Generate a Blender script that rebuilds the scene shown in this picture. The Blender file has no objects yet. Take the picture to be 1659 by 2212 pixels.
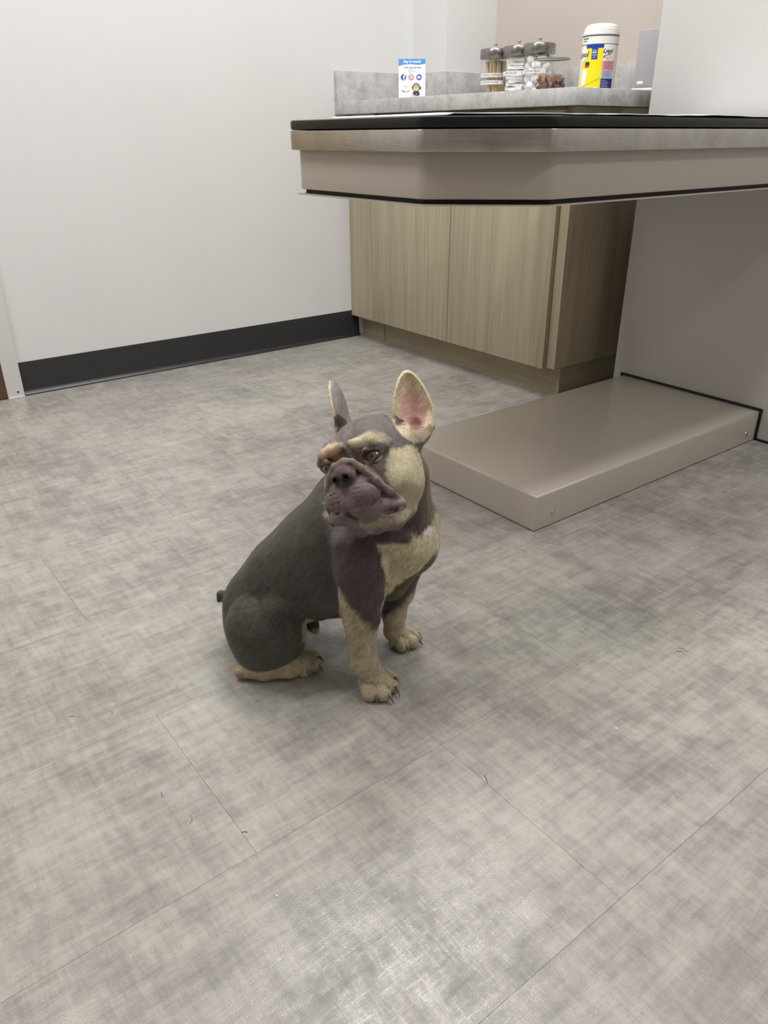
import bpy, bmesh, math, random
import numpy as np
from mathutils import Vector, Matrix
D = bpy.data; SC = bpy.context.scene
COL = SC.collection
rnd = random.Random(7)

# ------------------------------------------------------------------ camera
YAW, PITCH, ROLL = math.radians(52.591), math.radians(-26.4034), math.radians(-0.2636)
CAMH = 0.80
cd = D.cameras.new('camera'); cam = D.objects.new('camera', cd); COL.objects.link(cam)
cd.sensor_fit = 'HORIZONTAL'; cd.sensor_width = 36.0; cd.lens = 36.0 * 1637.365 / 1659.0
cd.clip_start = 0.02; cd.clip_end = 50
fwd = Vector((math.cos(PITCH)*math.cos(YAW), math.cos(PITCH)*math.sin(YAW), math.sin(PITCH)))
rgt = Vector((math.sin(YAW), -math.cos(YAW), 0)); upv = rgt.cross(fwd)
r2 = rgt*math.cos(ROLL) + upv*math.sin(ROLL); u2 = -rgt*math.sin(ROLL) + upv*math.cos(ROLL)
m = Matrix((r2, u2, -fwd)).transposed().to_4x4(); m.translation = Vector((0, 0, CAMH))
cam.matrix_world = m
SC.camera = cam

# ------------------------------------------------------------------ world, lights, exposure
w = D.worlds.new('world'); SC.world = w; w.use_nodes = True
w.node_tree.nodes['Background'].inputs[0].default_value = (0.9, 0.92, 1.0, 1)
w.node_tree.nodes['Background'].inputs[1].default_value = 0.0
CEIL = 2.70
LIGHTS = [  # ceiling troffers and one added fill: x, y, size x, size y, power, colour
    (1.35, 1.62, 1.20, 0.30, 31, (1.0, 0.99, 0.975)),
    (1.30, 0.48, 1.20, 0.20, 20, (1.0, 0.99, 0.975)),
    (1.30, -1.00, 1.20, 0.30, 15, (1.0, 0.99, 0.975)),  # added fill behind the camera, brightens the table's side and chamfer
    (-0.45, 1.74, 1.20, 0.30, 31, (1.0, 0.995, 0.985)),
]
for lx, ly, sx, sy, pw, colr in LIGHTS:
    ld = D.lights.new('ceiling_lamp', 'AREA'); ld.shape = 'RECTANGLE'; ld.size = sx; ld.size_y = sy
    ld.energy = pw; ld.color = colr
    lo = D.objects.new('ceiling_lamp', ld); COL.objects.link(lo); lo.location = (lx, ly, CEIL - 0.03)
vs = SC.view_settings
vs.view_transform = 'Standard'; vs.look = 'None'; vs.gamma = 1; vs.use_curve_mapping = False
vs.exposure = 0.0

# ------------------------------------------------------------------ helpers
def lin(r, g, b):
    f = lambda c: (c/255/12.92) if c/255 <= 0.04045 else ((c/255+0.055)/1.055)**2.4
    return (f(r), f(g), f(b), 1)
def mat(name, col=(200, 200, 200), rough=.5, metal=0, spec=.5, coat=0, emit=None):
    m = D.materials.new(name); m.use_nodes = True; b = m.node_tree.nodes['Principled BSDF']
    b.inputs['Base Color'].default_value = lin(*col); b.inputs['Roughness'].default_value = rough
    b.inputs['Metallic'].default_value = metal; b.inputs['Specular IOR Level'].default_value = spec
    b.inputs['Coat Weight'].default_value = coat
    return m
class NT:
    def __init__(s, m): s.m = m; s.t = m.node_tree; s.b = s.t.nodes['Principled BSDF']
    def n(s, typ, **kw):
        o = s.t.nodes.new(typ)
        for k, v in kw.items(): setattr(o, k, v)
        return o
    def l(s, a, b): s.t.links.new(a, b)
    def coord(s, kind='Object', scale=(1, 1, 1), rot=(0, 0, 0), src=None):
        mp = s.n('ShaderNodeMapping'); mp.inputs['Scale'].default_value = scale; mp.inputs['Rotation'].default_value = rot
        if src is None:
            if kind == 'Position': src = s.n('ShaderNodeNewGeometry').outputs['Position']
            else: src = s.n('ShaderNodeTexCoord').outputs[kind]
        s.l(src, mp.inputs[0]); return mp.outputs[0]
    def noise(s, vec, scale, detail=4, rough=.5):
        o = s.n('ShaderNodeTexNoise'); o.inputs['Scale'].default_value = scale; o.inputs['Detail'].default_value = detail
        o.inputs['Roughness'].default_value = rough; s.l(vec, o.inputs['Vector']); return o.outputs['Fac']
    def ramp(s, fac, stops):
        o = s.n('ShaderNodeValToRGB'); e = o.color_ramp.elements
        while len(e) > 1: e.remove(e[-1])
        e[0].position = stops[0][0]; e[0].color = stops[0][1]
        for p, c in stops[1:]:
            x = e.new(p); x.color = c
        s.l(fac, o.inputs[0]); return o.outputs[0]
    def math(s, op, a, b=None):
        o = s.n('ShaderNodeMath', operation=op)
        for i, v in enumerate((a, b)):
            if v is None: continue
            if isinstance(v, (int, float)): o.inputs[i].default_value = v
            else: s.l(v, o.inputs[i])
        return o.outputs[0]
    def mix(s, fac, a, b, typ='MIX'):
        o = s.n('ShaderNodeMix', data_type='RGBA', blend_type=typ)
        for sock, v in ((o.inputs[0], fac), (o.inputs[6], a), (o.inputs[7], b)):
            if isinstance(v, (int, float)): sock.default_value = v
            elif isinstance(v, tuple): sock.default_value = v
            else: s.l(v, sock)
        return o.outputs[2]
    def bump(s, h, strength=.3, dist=.001):
        o = s.n('ShaderNodeBump'); o.inputs['Strength'].default_value = strength; o.inputs['Distance'].default_value = dist
        s.l(h, o.inputs['Height']); s.l(o.outputs[0], s.b.inputs['Normal']); return o
    def color(s, v): s.l(v, s.b.inputs['Base Color'])
def g(v): return (v, v, v, 1)

def obj(name, me, material=None, parent=None, loc=None, rotz=0):
    o = D.objects.new(name, me); COL.objects.link(o)
    if material:
        ms = material if isinstance(material, (list, tuple)) else [material]
        for x in ms: me.materials.append(x)
    if parent: o.parent = parent
    if loc is not None: o.location = loc
    if rotz: o.rotation_euler[2] = rotz
    return o
def tag(o, label=None, cat=None, group=None, kind=None):
    for k, v in (('label', label), ('category', cat), ('group', group), ('kind', kind)):
        if v: o[k] = v
    return o
def thing(name, loc, label, cat, group=None, rotz=0):
    o = D.objects.new(name, None); COL.objects.link(o); o.location = loc; o.rotation_euler[2] = rotz
    o.empty_display_size = .02
    return tag(o, label, cat, group)
def bm2me(bm, name='m', smooth=False, ang=None):
    me = D.meshes.new(name); bm.normal_update(); bm.to_mesh(me); bm.free()
    if smooth:
        for p in me.polygons: p.use_smooth = True
        if ang: me.set_sharp_from_angle(angle=math.radians(ang))
    return me
def box(x0, y0, z0, x1, y1, z1, bev=0, seg=2):
    bm = bmesh.new()
    bmesh.ops.create_cube(bm, size=1)
    for v in bm.verts:
        v.co = Vector(((x0+x1)/2 + v.co.x*(x1-x0), (y0+y1)/2 + v.co.y*(y1-y0), (z0+z1)/2 + v.co.z*(z1-z0)))
    if bev: bmesh.ops.bevel(bm, geom=bm.edges[:], offset=bev, segments=seg, affect='EDGES', profile=.5)
    return bm2me(bm, smooth=bool(bev), ang=40)
def prism(pts, z0, z1, bev_v=0, bev_h=0, seg=3):
    """extrude an xy outline (counter-clockwise); round its upright and its level edges"""
    bm = bmesh.new()
    lo = [bm.verts.new((x, y, z0)) for x, y in pts]; hi = [bm.verts.new((x, y, z1)) for x, y in pts]
    bm.faces.new(lo[::-1]); bm.faces.new(hi); n = len(pts); ve = []
    for i in range(n):
        bm.faces.new((lo[i], lo[(i+1) % n], hi[(i+1) % n], hi[i]))
    if bev_v:
        ve = [e for e in bm.edges if abs(e.verts[0].co.z-e.verts[1].co.z) > 1e-6]
        bmesh.ops.bevel(bm, geom=ve, offset=bev_v, segments=seg, affect='EDGES', profile=.5)
    if bev_h:
        he = [e for e in bm.edges if abs(e.verts[0].co.z-e.verts[1].co.z) < 1e-6]
        bmesh.ops.bevel(bm, geom=he, offset=bev_h, segments=2, affect='EDGES', profile=.5)
    return bm2me(bm, smooth=bool(bev_v or bev_h), ang=35)
def lathe(prof, n=40, ang=35):
    bm = bmesh.new(); rings = []
    for r, z in prof:
        if r < 1e-6: rings.append([bm.verts.new((0, 0, z))])
        else: rings.append([bm.verts.new((r*math.cos(2*math.pi*i/n), r*math.sin(2*math.pi*i/n), z)) for i in range(n)])
    for a, b in zip(rings, rings[1:]):
        for i in range(n):
            j = (i+1) % n
            if len(a) == 1 and len(b) == 1: continue
            if len(a) == 1: bm.faces.new((a[0], b[j], b[i]))
            elif len(b) == 1: bm.faces.new((a[i], a[j], b[0]))
            else: bm.faces.new((a[i], a[j], b[j], b[i]))
    bmesh.ops.recalc_face_normals(bm, faces=bm.faces[:])
    return bm2me(bm, smooth=True, ang=ang)
def pymesh(v, f, smooth=False):
    me = D.meshes.new('m'); me.from_pydata(v, [], f); me.update()
    if smooth:
        for p in me.polygons: p.use_smooth = True
    return me

# ------------------------------------------------------------------ materials
def wall_mat(name, col):
    m = mat(name, col, .6, spec=.3); t = NT(m)
    v = t.coord('Object'); n1 = t.noise(v, 140, 3); n2 = t.noise(v, 3, 3)
    t.color(t.mix(.04, lin(*col), t.ramp(n2, [(.3, g(.45)), (.7, g(1))]), 'MULTIPLY'))
    t.bump(n1, .12, .001); return m
M_wall = wall_mat('wall_paint', (226, 226, 226))
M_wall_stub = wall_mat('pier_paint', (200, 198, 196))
M_wall_back = wall_mat('alcove_tan_shade', (206, 196, 188))  # warm shade of the alcove put into its wall colour
M_ceil = mat('ceiling_paint', (235, 235, 232), .8)

def floor_mat():
    m = mat('vinyl_tile', (150, 146, 142), .45, spec=.5); t = NT(m)
    pos = t.n('ShaderNodeNewGeometry').outputs['Position']
    rn = t.n('ShaderNodeObjectInfo').outputs['Random']
    off = t.n('ShaderNodeCombineXYZ'); t.l(t.math('MULTIPLY', rn, 9.0), off.inputs[2])
    add = t.n('ShaderNodeVectorMath', operation='ADD'); t.l(pos, add.inputs[0]); t.l(off.outputs[0], add.inputs[1])
    p = add.outputs[0]
    a = t.noise(t.coord(src=p, scale=(5, 60, 1)), 1.5, 5, .62)       # streaks along x
    b = t.noise(t.coord(src=p, scale=(60, 5, 1)), 1.5, 5, .62)       # streaks along y
    c = t.noise(t.coord(src=pos, scale=(1, 1, 1)), 3.6, 4, .55)      # clouds, run on over the joints
    c2 = t.noise(t.coord(src=p, scale=(1, 1, 1)), 20.0, 8, .72)
    fa = t.noise(t.coord(src=p, scale=(60, 900, 1)), 1.0, 2, .5)     # the woven threads
    fb = t.noise(t.coord(src=p, scale=(900, 60, 1)), 1.0, 2, .5)
    s = t.math('ADD', t.math('MULTIPLY', a, .19), t.math('MULTIPLY', b, .17))
    s = t.math('ADD', s, t.math('MULTIPLY', c, .28)); s = t.math('ADD', s, t.math('MULTIPLY', c2, .36))
    th = t.math('MULTIPLY', t.math('ADD', fa, fb), .5)
    s2 = t.math('ADD', s, t.math('MULTIPLY', t.math('SUBTRACT', th, .5), .14))
    col = t.ramp(s2, [(.36, lin(122, 118, 114)), (.45, lin(147, 143, 139)), (.53, lin(170, 166, 161)), (.64, lin(190, 186, 181))])
    hue = t.noise(t.coord(src=pos), 1.1, 2, .5)
    tint = t.ramp(hue, [(.35, (1.0, .985, .99, 1)), (.65, (.985, 1.0, .975, 1))])
    t.color(t.mix(1.0, col, tint, 'MULTIPLY'))
    gl = t.noise(t.coord(src=p, scale=(26, 190, 1)), 1.0, 4, .7); gl2 = t.noise(t.coord(src=p, scale=(190, 26, 1)), 1.0, 4, .7)
    gm = t.math('MAXIMUM', gl, gl2); gm = t.math('ADD', t.math('MULTIPLY', gm, .6), t.math('MULTIPLY', c2, .4))
    r = t.ramp(gm, [(.46, g(.40)), (.60, g(.17))]); t.l(r, t.b.inputs['Roughness'])
    wv = t.noise(t.coord(src=pos), 420, 2, .6)
    t.bump(t.math('ADD', th, t.math('MULTIPLY', wv, .6)), .9, .00030)
    return m
M_floor = floor_mat()
M_subfloor = mat('tile_joint', (112, 108, 104), .9)

def wood_mat(name, base, dark, horiz=False):
    m = mat(name, base, .5, spec=.35); t = NT(m)
    pos = t.n('ShaderNodeNewGeometry').outputs['Position']
    sc = (110, 110, 2.2) if not horiz else (3, 3, 120)
    a = t.noise(t.coord(src=pos, scale=sc), 1.5, 5, .6)
    sc2 = (24, 24, .7) if not horiz else (1, 1, 30)
    b = t.noise(t.coord(src=pos, scale=sc2), 1.2, 3, .5)
    s = t.math('ADD', t.math('MULTIPLY', a, .6), t.math('MULTIPLY', b, .4))
    t.color(t.ramp(s, [(.35, lin(*dark)), (.62, lin(*base))]))
    t.bump(a, .1, .0005); return m
M_wood = wood_mat('oak_laminate', (186, 176, 152), (162, 151, 126))
M_wood_h = wood_mat('oak_laminate_kick', (172, 162, 138), (152, 141, 116), True)
def stone_mat():
    m = mat('stone_laminate', (185, 184, 182), .45); t = NT(m); v = t.coord('Position')
    a = t.noise(v, 22, 8, .65); b = t.noise(v, 60, 6, .6)
    s = t.math('ADD', t.math('MULTIPLY', a, .65), t.math('MULTIPLY', b, .35))
    t.color(t.ramp(s, [(.36, lin(170, 169, 168)), (.5, lin(192, 191, 190)), (.66, lin(210, 209, 207))])); return m
M_stone = stone_mat()
def rubber_mat(name, col, rough, sc=220, st=.3):
    m = mat(name, col, rough, spec=.4); t = NT(m); t.bump(t.noise(t.coord('Position'), sc, 3), st, .001); return m
M_base = mat('black_vinyl_base', (46, 46, 47), .32, spec=.45)
M_white_trim = mat('frame_enamel', (232, 231, 229), .45)
M_brown = mat('brown_door', (92, 66, 50), .5)
M_pad = rubber_mat('black_pad_vinyl', (20, 24, 26), .3, 160, .5)
def powder(name, col, rough=.38):
    m = mat(name, col, rough, spec=.5); t = NT(m); t.bump(t.noise(t.coord('Position'), 600, 2), .08, .0005); return m
M_beige = powder('beige_enamel', (192, 184, 174))
M_scale = powder('beige_platform_enamel', (190, 182, 171), .24)
def steel_mat():
    m = mat('brushed_steel', (190, 188, 184), .3, 1); t = NT(m)
    a = t.noise(t.coord('Position', (4, 4, 260)), 2, 4, .6); b = t.noise(t.coord('Position'), 16, 4, .6)
    t.l(t.ramp(a, [(.3, g(.22)), (.7, g(.38))]), t.b.inputs['Roughness'])
    t.color(t.ramp(b, [(.3, lin(180, 177, 172)), (.7, lin(206, 203, 198))]))
    t.bump(a, .05, .0004); return m
M_steel = steel_mat()
M_chrome = mat('chrome', (205, 203, 200), .16, 1)
M_lid = mat('brushed_lid', (150, 146, 142), .3, 1)
M_dark = mat('shadow_gap_black', (12, 12, 12), .6)
M_gasket = mat('black_gasket', (14, 13, 13), .5)
M_paper = mat('paper_white', (238, 238, 240), .6)
def glass_mat():
    m = D.materials.new('clear_glass'); m.use_nodes = True; t = m.node_tree; t.nodes.remove(t.nodes['Principled BSDF'])
    out = t.nodes['Material Output']; tr = t.nodes.new('ShaderNodeBsdfTransparent'); gl = t.nodes.new('ShaderNodeBsdfGlossy')
    tr.inputs[0].default_value = (.985, .99, .988, 1); gl.inputs['Roughness'].default_value = .04
    lw = t.nodes.new('ShaderNodeLayerWeight'); lw.inputs[0].default_value = .5
    pw = t.nodes.new('ShaderNodeMath'); pw.operation = 'POWER'; pw.inputs[1].default_value = 4.0
    ad = t.nodes.new('ShaderNodeMath'); ad.operation = 'MULTIPLY_ADD'; ad.inputs[1].default_value = .7; ad.inputs[2].default_value = .05
    mx = t.nodes.new('ShaderNodeMixShader'); t.links.new(lw.outputs['Facing'], pw.inputs[0]); t.links.new(pw.outputs[0], ad.inputs[0])
    t.links.new(ad.outputs[0], mx.inputs[0]); t.links.new(tr.outputs[0], mx.inputs[1]); t.links.new(gl.outputs[0], mx.inputs[2])
    t.links.new(mx.outputs[0], out.inputs[0]); return m
M_glass = glass_mat()
M_cotton = mat('cotton_white', (250, 250, 249), .9)
M_stick = mat('birch_stick', (218, 196, 160), .7)

# ------------------------------------------------------------------ room shell
XP, YW, XB = 2.123, 2.769, 2.54       # pier face, left wall, alcove back
X0, Y0 = -1.5, -1.9
floor = obj('floor', box(X0-.1, Y0-.1, -.12, 2.7, YW+.1, -.004), M_subfloor); tag(floor, kind='structure')
TX, TY = .612, .316
slab = {}
iy = -8
while .304 + iy*TY < YW:
    ya, yb = .304+iy*TY, .304+(iy+1)*TY
    xs = .578 - (TX/2 if iy % 2 else 0) - 5*TX
    while xs < 2.6:
        xa, xb = max(xs, X0-.05), min(xs+TX, 2.6); y0, y1 = max(ya, Y0-.05), min(yb, YW+.02)
        if xb-xa > .01 and y1-y0 > .01:
            k = (round(xb-xa, 3), round(y1-y0, 3))
            if k not in slab:
                slab[k] = box(0, 0, -.004, k[0]-.0004, k[1]-.0004, 0)
                slab[k].materials.append(M_floor)
            t_ = obj('tile', slab[k], None, floor, (xa, y0, 0))
        xs += TX
    iy += 1
def struct(name, me, m): return tag(obj(name, me, m), kind='structure')
wl = struct('wall_left', box(X0-.1, YW, 0, 2.7, YW+.1, CEIL), M_wall)
M_wall_far = wall_mat('low_bounce_wall', (176, 170, 162))  # unseen walls toned darker to cut bounced fill light
struct('wall_front', box(X0-.1, Y0-.1, 0, 2.7, Y0, CEIL), M_wall_far)
struct('wall_rear', box(X0-.1, Y0, 0, X0, YW, CEIL), M_wall_far)
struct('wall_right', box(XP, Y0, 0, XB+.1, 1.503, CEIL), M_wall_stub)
struct('wall_back', box(XB, 1.503, 0, XB+.1, YW, CEIL), M_wall_back)
struct('wall_corner', box(2.277, 2.567, 0, XB, YW, CEIL), M_wall)
struct('ceiling', box(X0-.1, Y0-.1, CEIL, 2.7, YW+.1, CEIL+.1), M_ceil)
# vinyl cove base on the left wall
bm = bmesh.new(); prof = [(0, 0), (-.014, 0), (-.013, .004), (-.007, .010), (-.0035, .018), (-.003, .110), (-.0015, .1135), (0, .1135)]
A = [bm.verts.new((.5515, YW+y, z)) for y, z in prof]; B = [bm.verts.new((2.0-.02, YW+y, z)) for y, z in prof]
for i in range(len(prof)-1): bm.faces.new((A[i], A[i+1], B[i+1], B[i]))
bm.faces.new(A); bm.faces.new(B[::-1]); bmesh.ops.recalc_face_normals(bm, faces=bm.faces[:])
bl = struct('baseboard_left', bm2me(bm, smooth=True, ang=30), M_base)
# door frame at the far left, with its door
tr = struct('trim_1', box(.497, YW-.016, 0.002, .5505, YW, 2.1, .002), M_white_trim)
hole = obj('screw_hole', lathe([(0, .0005), (.0032, .0005), (.0034, 0), (0, 0)], 16), M_dark, tr, (.531, YW-.0162, .019)); hole.rotation_euler[0] = math.pi/2
sill = obj('caulk_line', box(.497, YW-.019, .0003, .5505, YW-.014, .003, .0008), M_white_trim, tr)
dr = struct('door_1', box(-.4, YW-.008, 0.004, .470, YW-.0, 2.08), mat('door_oak', (176, 158, 130), .5))
obj('door_stop', box(.4705, YW-.012, 0.004, .4965, YW-.0, 2.08), M_brown, dr)
# ------------------------------------------------------------------ base cabinet
cab = thing('base_cabinet', (2.0, 2.19, 0), 'pale oak laminate base cabinet with two flat doors under the grey worktop', 'cabinet')
def cp(name, me, m, par=None):
    o = obj(name, me, m, par or cab); 
    if par is None: o.matrix_parent_inverse = Matrix.Translation((-2.0, -2.19, 0))
    return o
CX = 1.945
cp('carcass', box(CX, 1.611, .102, XB-.002, 2.566, .8735, .001), M_wood)
cp('filler_panel', box(CX-.002, 2.59, .102, CX+.016, YW-.0005, .8735), M_wood)
cp('filler_bottom', box(CX-.004, 2.59, .094, CX+.016, YW-.0005, .102), M_wood_h)
cp('toe_kick', box(2.002, 1.631, .0005, 2.02, 2.7475, .102), M_wood_h)
cp('kick_joint', box(2.0013, 2.6075, .0005, 2.0022, 2.6088, .1015), M_dark)
cp('kick_side_panel', box(2.02, 1.631, .0005, XB-.004, 1.649, .102), M_wood_h)
cp('door', box(1.925, 1.646, .100, 1.9435, 2.1225, .866, .0012), M_wood)
cp('door', box(1.925, 2.1255, .100, 1.9435, 2.588, .866, .0012), M_wood)
cp('kick_caulk', box(1.9995, 1.631, .0003, 2.003, 2.7475, .0035), mat('caulk', (170, 160, 140), .6))
# worktop
ct = thing('worktop', (2.2, 2.2, .8745), 'grey stone-pattern laminate worktop with a low splashback along the walls', 'worktop')
def wp(name, me, par=ct):
    o = obj(name, me, M_stone, par); o.matrix_parent_inverse = Matrix.Translation((-2.2, -2.2, -.8745)); return o
pts = [(1.885, YW-.001), (1.885, 1.60), (1.8915, 1.5835), (1.908, 1.577), (XB-.001, 1.577), (XB-.001, 2.566), (2.276, 2.566), (2.276, YW-.001)]
wp('counter_slab', prism(pts, .8745, .919, 0, .0012))
wp('splashback', box(1.886, YW-.018, .9192, 2.257, YW-.001, 1.023, .0008))
wp('splashback', box(2.258, 2.549, .9192, 2.276, YW-.001, 1.023, .0008))
wp('splashback', box(2.2765, 2.549, .9192, XB-.019, 2.566, 1.023, .0008))
wp('splashback', box(XB-.018, 1.504, .9192, XB-.001, 2.566, 1.023, .0008))

# ------------------------------------------------------------------ exam table on the wall pier
tb = thing('exam_table', (XP, 1.225, .69), 'wall-mounted exam table with steel rim, beige body and black padded top', 'table')
def tp(name, me, m, label=None):
    o = obj(name, me, m, tb); o.matrix_parent_inverse = Matrix.Translation((-XP, -1.225, -.69))
    if label: o['label'] = label
    return o
def octo(x0, c1x, y0, c1y, y3, far, xe=XP-.001):
    # counter-clockwise from the wall, near side
    return [(xe, y0), (xe, far), (c1x, far), (x0, y3), (x0, c1y), (c1x, y0)]
tp('base_plate', prism(octo(.872, 1.042, .896, 1.034, 1.425, 1.552), .6945, .6965, .004), M_beige)
tp('recess', prism(octo(.89, 1.046, .908, 1.052, 1.418, 1.545), .6965, .706), M_dark)
tp('body', prism(octo(.880, 1.036, .900, 1.046, 1.425, 1.550), .704, .777, .012, .003), M_beige)
tp('rim', prism(octo(.860, 1.0115, .880, 1.028, 1.422, 1.570), .7755, .8095, .008, .0025), M_steel)
tp('pad', prism(octo(.8605, 1.0105, .8805, 1.028, 1.4215, 1.5695), .8105, .8275, .010, .004), M_pad)
# pin-striped dents in the steel
# paper sheet
nx, ny = 150, 24; v = []; f = []
for i in range(nx):
    for j in range(ny):
        x = .905 + (2.09-.905)*i/(nx-1); y0_ = .884 + max(0, (1.035-x))*1.0; y = y0_ + (1.345-y0_)*j/(ny-1)
        e = min(j, 2)/2; w_ = .0012*math.sin(x*9+.6) + .0009*math.sin(x*23+y*6) + .0004*math.sin(x*71+y*13)
        z = .8292 + w_*.6 + .0006 + .0010*e
        if i == 0: z = .8285
        v.append((x, y, z))
for i in range(nx-1):
    for j in range(ny-1):
        a = i*ny+j; f.append((a, a+ny, a+ny+1, a+1))
pap = obj('paper_sheet', pymesh(v, f, True), M_paper)
so = pap.modifiers.new('thick', 'SOLIDIFY'); so.thickness = .0014; so.offset = 1
tag(pap, 'thin white paper sheet laid over the black exam table pad', 'paper')

# ------------------------------------------------------------------ low platform under the table
sp = thing('floor_platform', (1.65, 1.23, 0), 'low beige metal platform on the floor under the exam table', 'platform')
def pp(name, me, m, par=None):
    o = obj(name, me, m, par or sp)
    if par is None: o.matrix_parent_inverse = Matrix.Translation((-1.65, -1.23, 0))
    return o
bm = bmesh.new(); bmesh.ops.create_cube(bm, size=1)
for q in bm.verts: q.co = Vector((1.6485+q.co.x*.933, 1.2285+q.co.y*.473, .0455+q.co.z*.085))
es = [e for e in bm.edges if all(q.co.z > .05 for q in e.verts)]
bmesh.ops.bevel(bm, geom=es, offset=.007, segments=4, affect='EDGES', profile=.5)
pp('housing', bm2me(bm, smooth=True, ang=50), M_scale)
pp('base_rim', box(1.186, .996, .0004, 2.112, 1.461, .004), M_dark)
for sx_ in (1.242, 2.066):
    o = pp('screw', lathe([(0, .0034), (.003, .0031), (.0056, .0012), (.006, 0), (0, 0)], 20), M_chrome)
    o.matrix_parent_inverse = Matrix(); o.location = (sx_-1.65, .992-1.23, .031); o.rotation_euler[0] = math.pi/2
# gasket round the platform where it meets the pier and along its foot
gk = thing('gasket', (XP, 1.23, 0), 'black rubber gasket outlining the platform on the wall and its foot', 'gasket')
def gp(name, me):
    o = obj(name, me, M_gasket, gk); o.matrix_parent_inverse = Matrix.Translation((-XP, -1.23, 0)); return o
gp('gasket_upright', box(XP-.008, .985, .0004, XP-.0003, .9918, .094, .002))
gp('gasket_upright', box(XP-.008, 1.4655, .0004, XP-.0003, 1.472, .094, .002))
gp('gasket_top', box(XP-.008, .985, .0885, XP-.0003, 1.472, .0945, .002))
gp('gasket_foot', box(XP-.006, Y0+.01, .0004, XP-.0003, .985, .006, .001))

# ------------------------------------------------------------------ things on the worktop
ZT = .9194
def textme(s, size, shear=0, bold=0, align='CENTER', res=2, wrapR=None, a0=0, sx=1):
    c = D.curves.new('txt', 'FONT'); c.body = s; c.size = size; c.shear = shear; c.offset = bold
    c.align_x = align; c.align_y = 'CENTER'; c.resolution_u = res
    o = D.objects.new('txt', c); COL.objects.link(o); dg = bpy.context.evaluated_depsgraph_get()
    me = D.meshes.new_from_object(o.evaluated_get(dg)); D.objects.remove(o); D.curves.remove(c)
    for q in me.vertices: q.co.x *= sx
    me.materials.clear()
    return me
M_ink = mat('black_ink', (40, 42, 46), .5)
M_label = mat('label_tape', (242, 241, 238), .5)
def wrap(me, R, a0, z0):
    """bend a flat xy mesh round a standing cylinder: x runs along the arc (to the right seen from outside)"""
    for q in me.vertices:
        a = a0 + q.co.x/R; q.co = Vector((R*math.cos(a), R*math.sin(a), z0+q.co.y))
    me.update(); return me
def arc_band(R, a0, a1, z0, z1, n=24, th=0):
    v = []; f = []
    for i in range(n+1):
        a = a0+(a1-a0)*i/n; v += [(R*math.cos(a), R*math.sin(a), z0), (R*math.cos(a), R*math.sin(a), z1)]
    for i in range(n): f.append((2*i, 2*i+2, 2*i+3, 2*i+1))
    return pymesh(v, f, True)
# angle that faces the camera for a thing at (x, y)
def face(x, y): return math.atan2(-y, -x)
JR = .0525
def jar(x, y, label, texts, rot):
    t = thing('canister_jar', (x, y, ZT), label, 'jar', 'steel-lidded glass jars on the worktop')
    H = .136
    obj('glass_body', lathe([(0, .0002), (JR-.003, .0002), (JR, .003), (JR, H)], 48), M_glass, t)
    lid = obj('lid', lathe([(0, H+.0005), (JR+.0025, H+.0005), (JR+.0035, H+.002), (JR+.0035, H+.029), (JR+.002, H+.032), (JR-.004, H+.0335), (0, H+.034)], 56), M_lid, t)
    obj('lid_knob', lathe([(.010, H+.034), (.010, H+.0355), (.0045, H+.037), (.003, H+.040), (.003, H+.043), (.0062, H+.0465), (.0066, H+.050), (.005, H+.053), (0, H+.0545)], 24, 60), M_chrome, lid)
    a = face(x, y)
    for s, z0, a0, wd in texts:
        lb = obj('label_strip', arc_band(JR+.0006, a+a0-wd/2, a+a0+wd/2, z0-.0065, z0+.0065), M_label, t)
        me = wrap(textme(s, .0095, align='CENTER', sx=.9), JR+.001, a+a0, z0)
        obj('lettering', me, M_ink, lb)
    return t
j1 = jar(2.350, 2.372, 'steel-lidded glass jar of wooden sticks, leftmost of the jars on the worktop', [('TONGUE DEPRESSORS', .082, -.12, 2.3), ('COTTON SWABS', .058, -.30, 1.9)], 0)
j2 = jar(2.350, 2.252, 'steel-lidded glass jar of white gauze between the stick jar and the cotton jar', [('DRY GAUZE', .082, -.5, 2.0)], 0)
j3 = jar(2.340, 2.143, 'steel-lidded glass jar of white cotton balls, partly behind the biscuit jar', [('COTTON BALLS', .082, -.45, 2.0)], 0)
# sticks in jar 1
GS = 'wooden sticks standing in the leftmost glass jar'
dep = prism([(-.0085, -.0008), (.0085, -.0008), (.0085, .0008), (-.0085, .0008)], 0, .125, 0, 0)
dep.materials.append(M_stick)
swab = lathe([(0, 0), (.0012, .0006), (.0012, .124), (0, .1246)], 6); swab.materials.append(M_stick)
def lean(o, x, y, dx, dy, L):
    d = Vector((dx, dy, L)).normalized(); o.rotation_mode = 'QUATERNION'
    o.rotation_quaternion = d.to_track_quat('Z', 'Y'); o.location = (x, y, ZT+.0062)
for i in range(10):
    o = obj('tongue_depressor', dep); a = i*.62+rnd.uniform(-.2, .2); r = rnd.uniform(.018, .033)
    x, y = r*math.cos(a), r*math.sin(a); lean(o, 2.35+x, 2.372+y, rnd.uniform(-.008, .008), rnd.uniform(-.008, .008), .125)
    o.rotation_quaternion = o.rotation_quaternion @ Matrix.Rotation(rnd.uniform(0, 3), 4, 'Z').to_quaternion()
    tag(o, 'flat pale wooden tongue depressor inside the leftmost steel-lidded jar', 'depressor', 'flat sticks in the leftmost jar')
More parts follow.
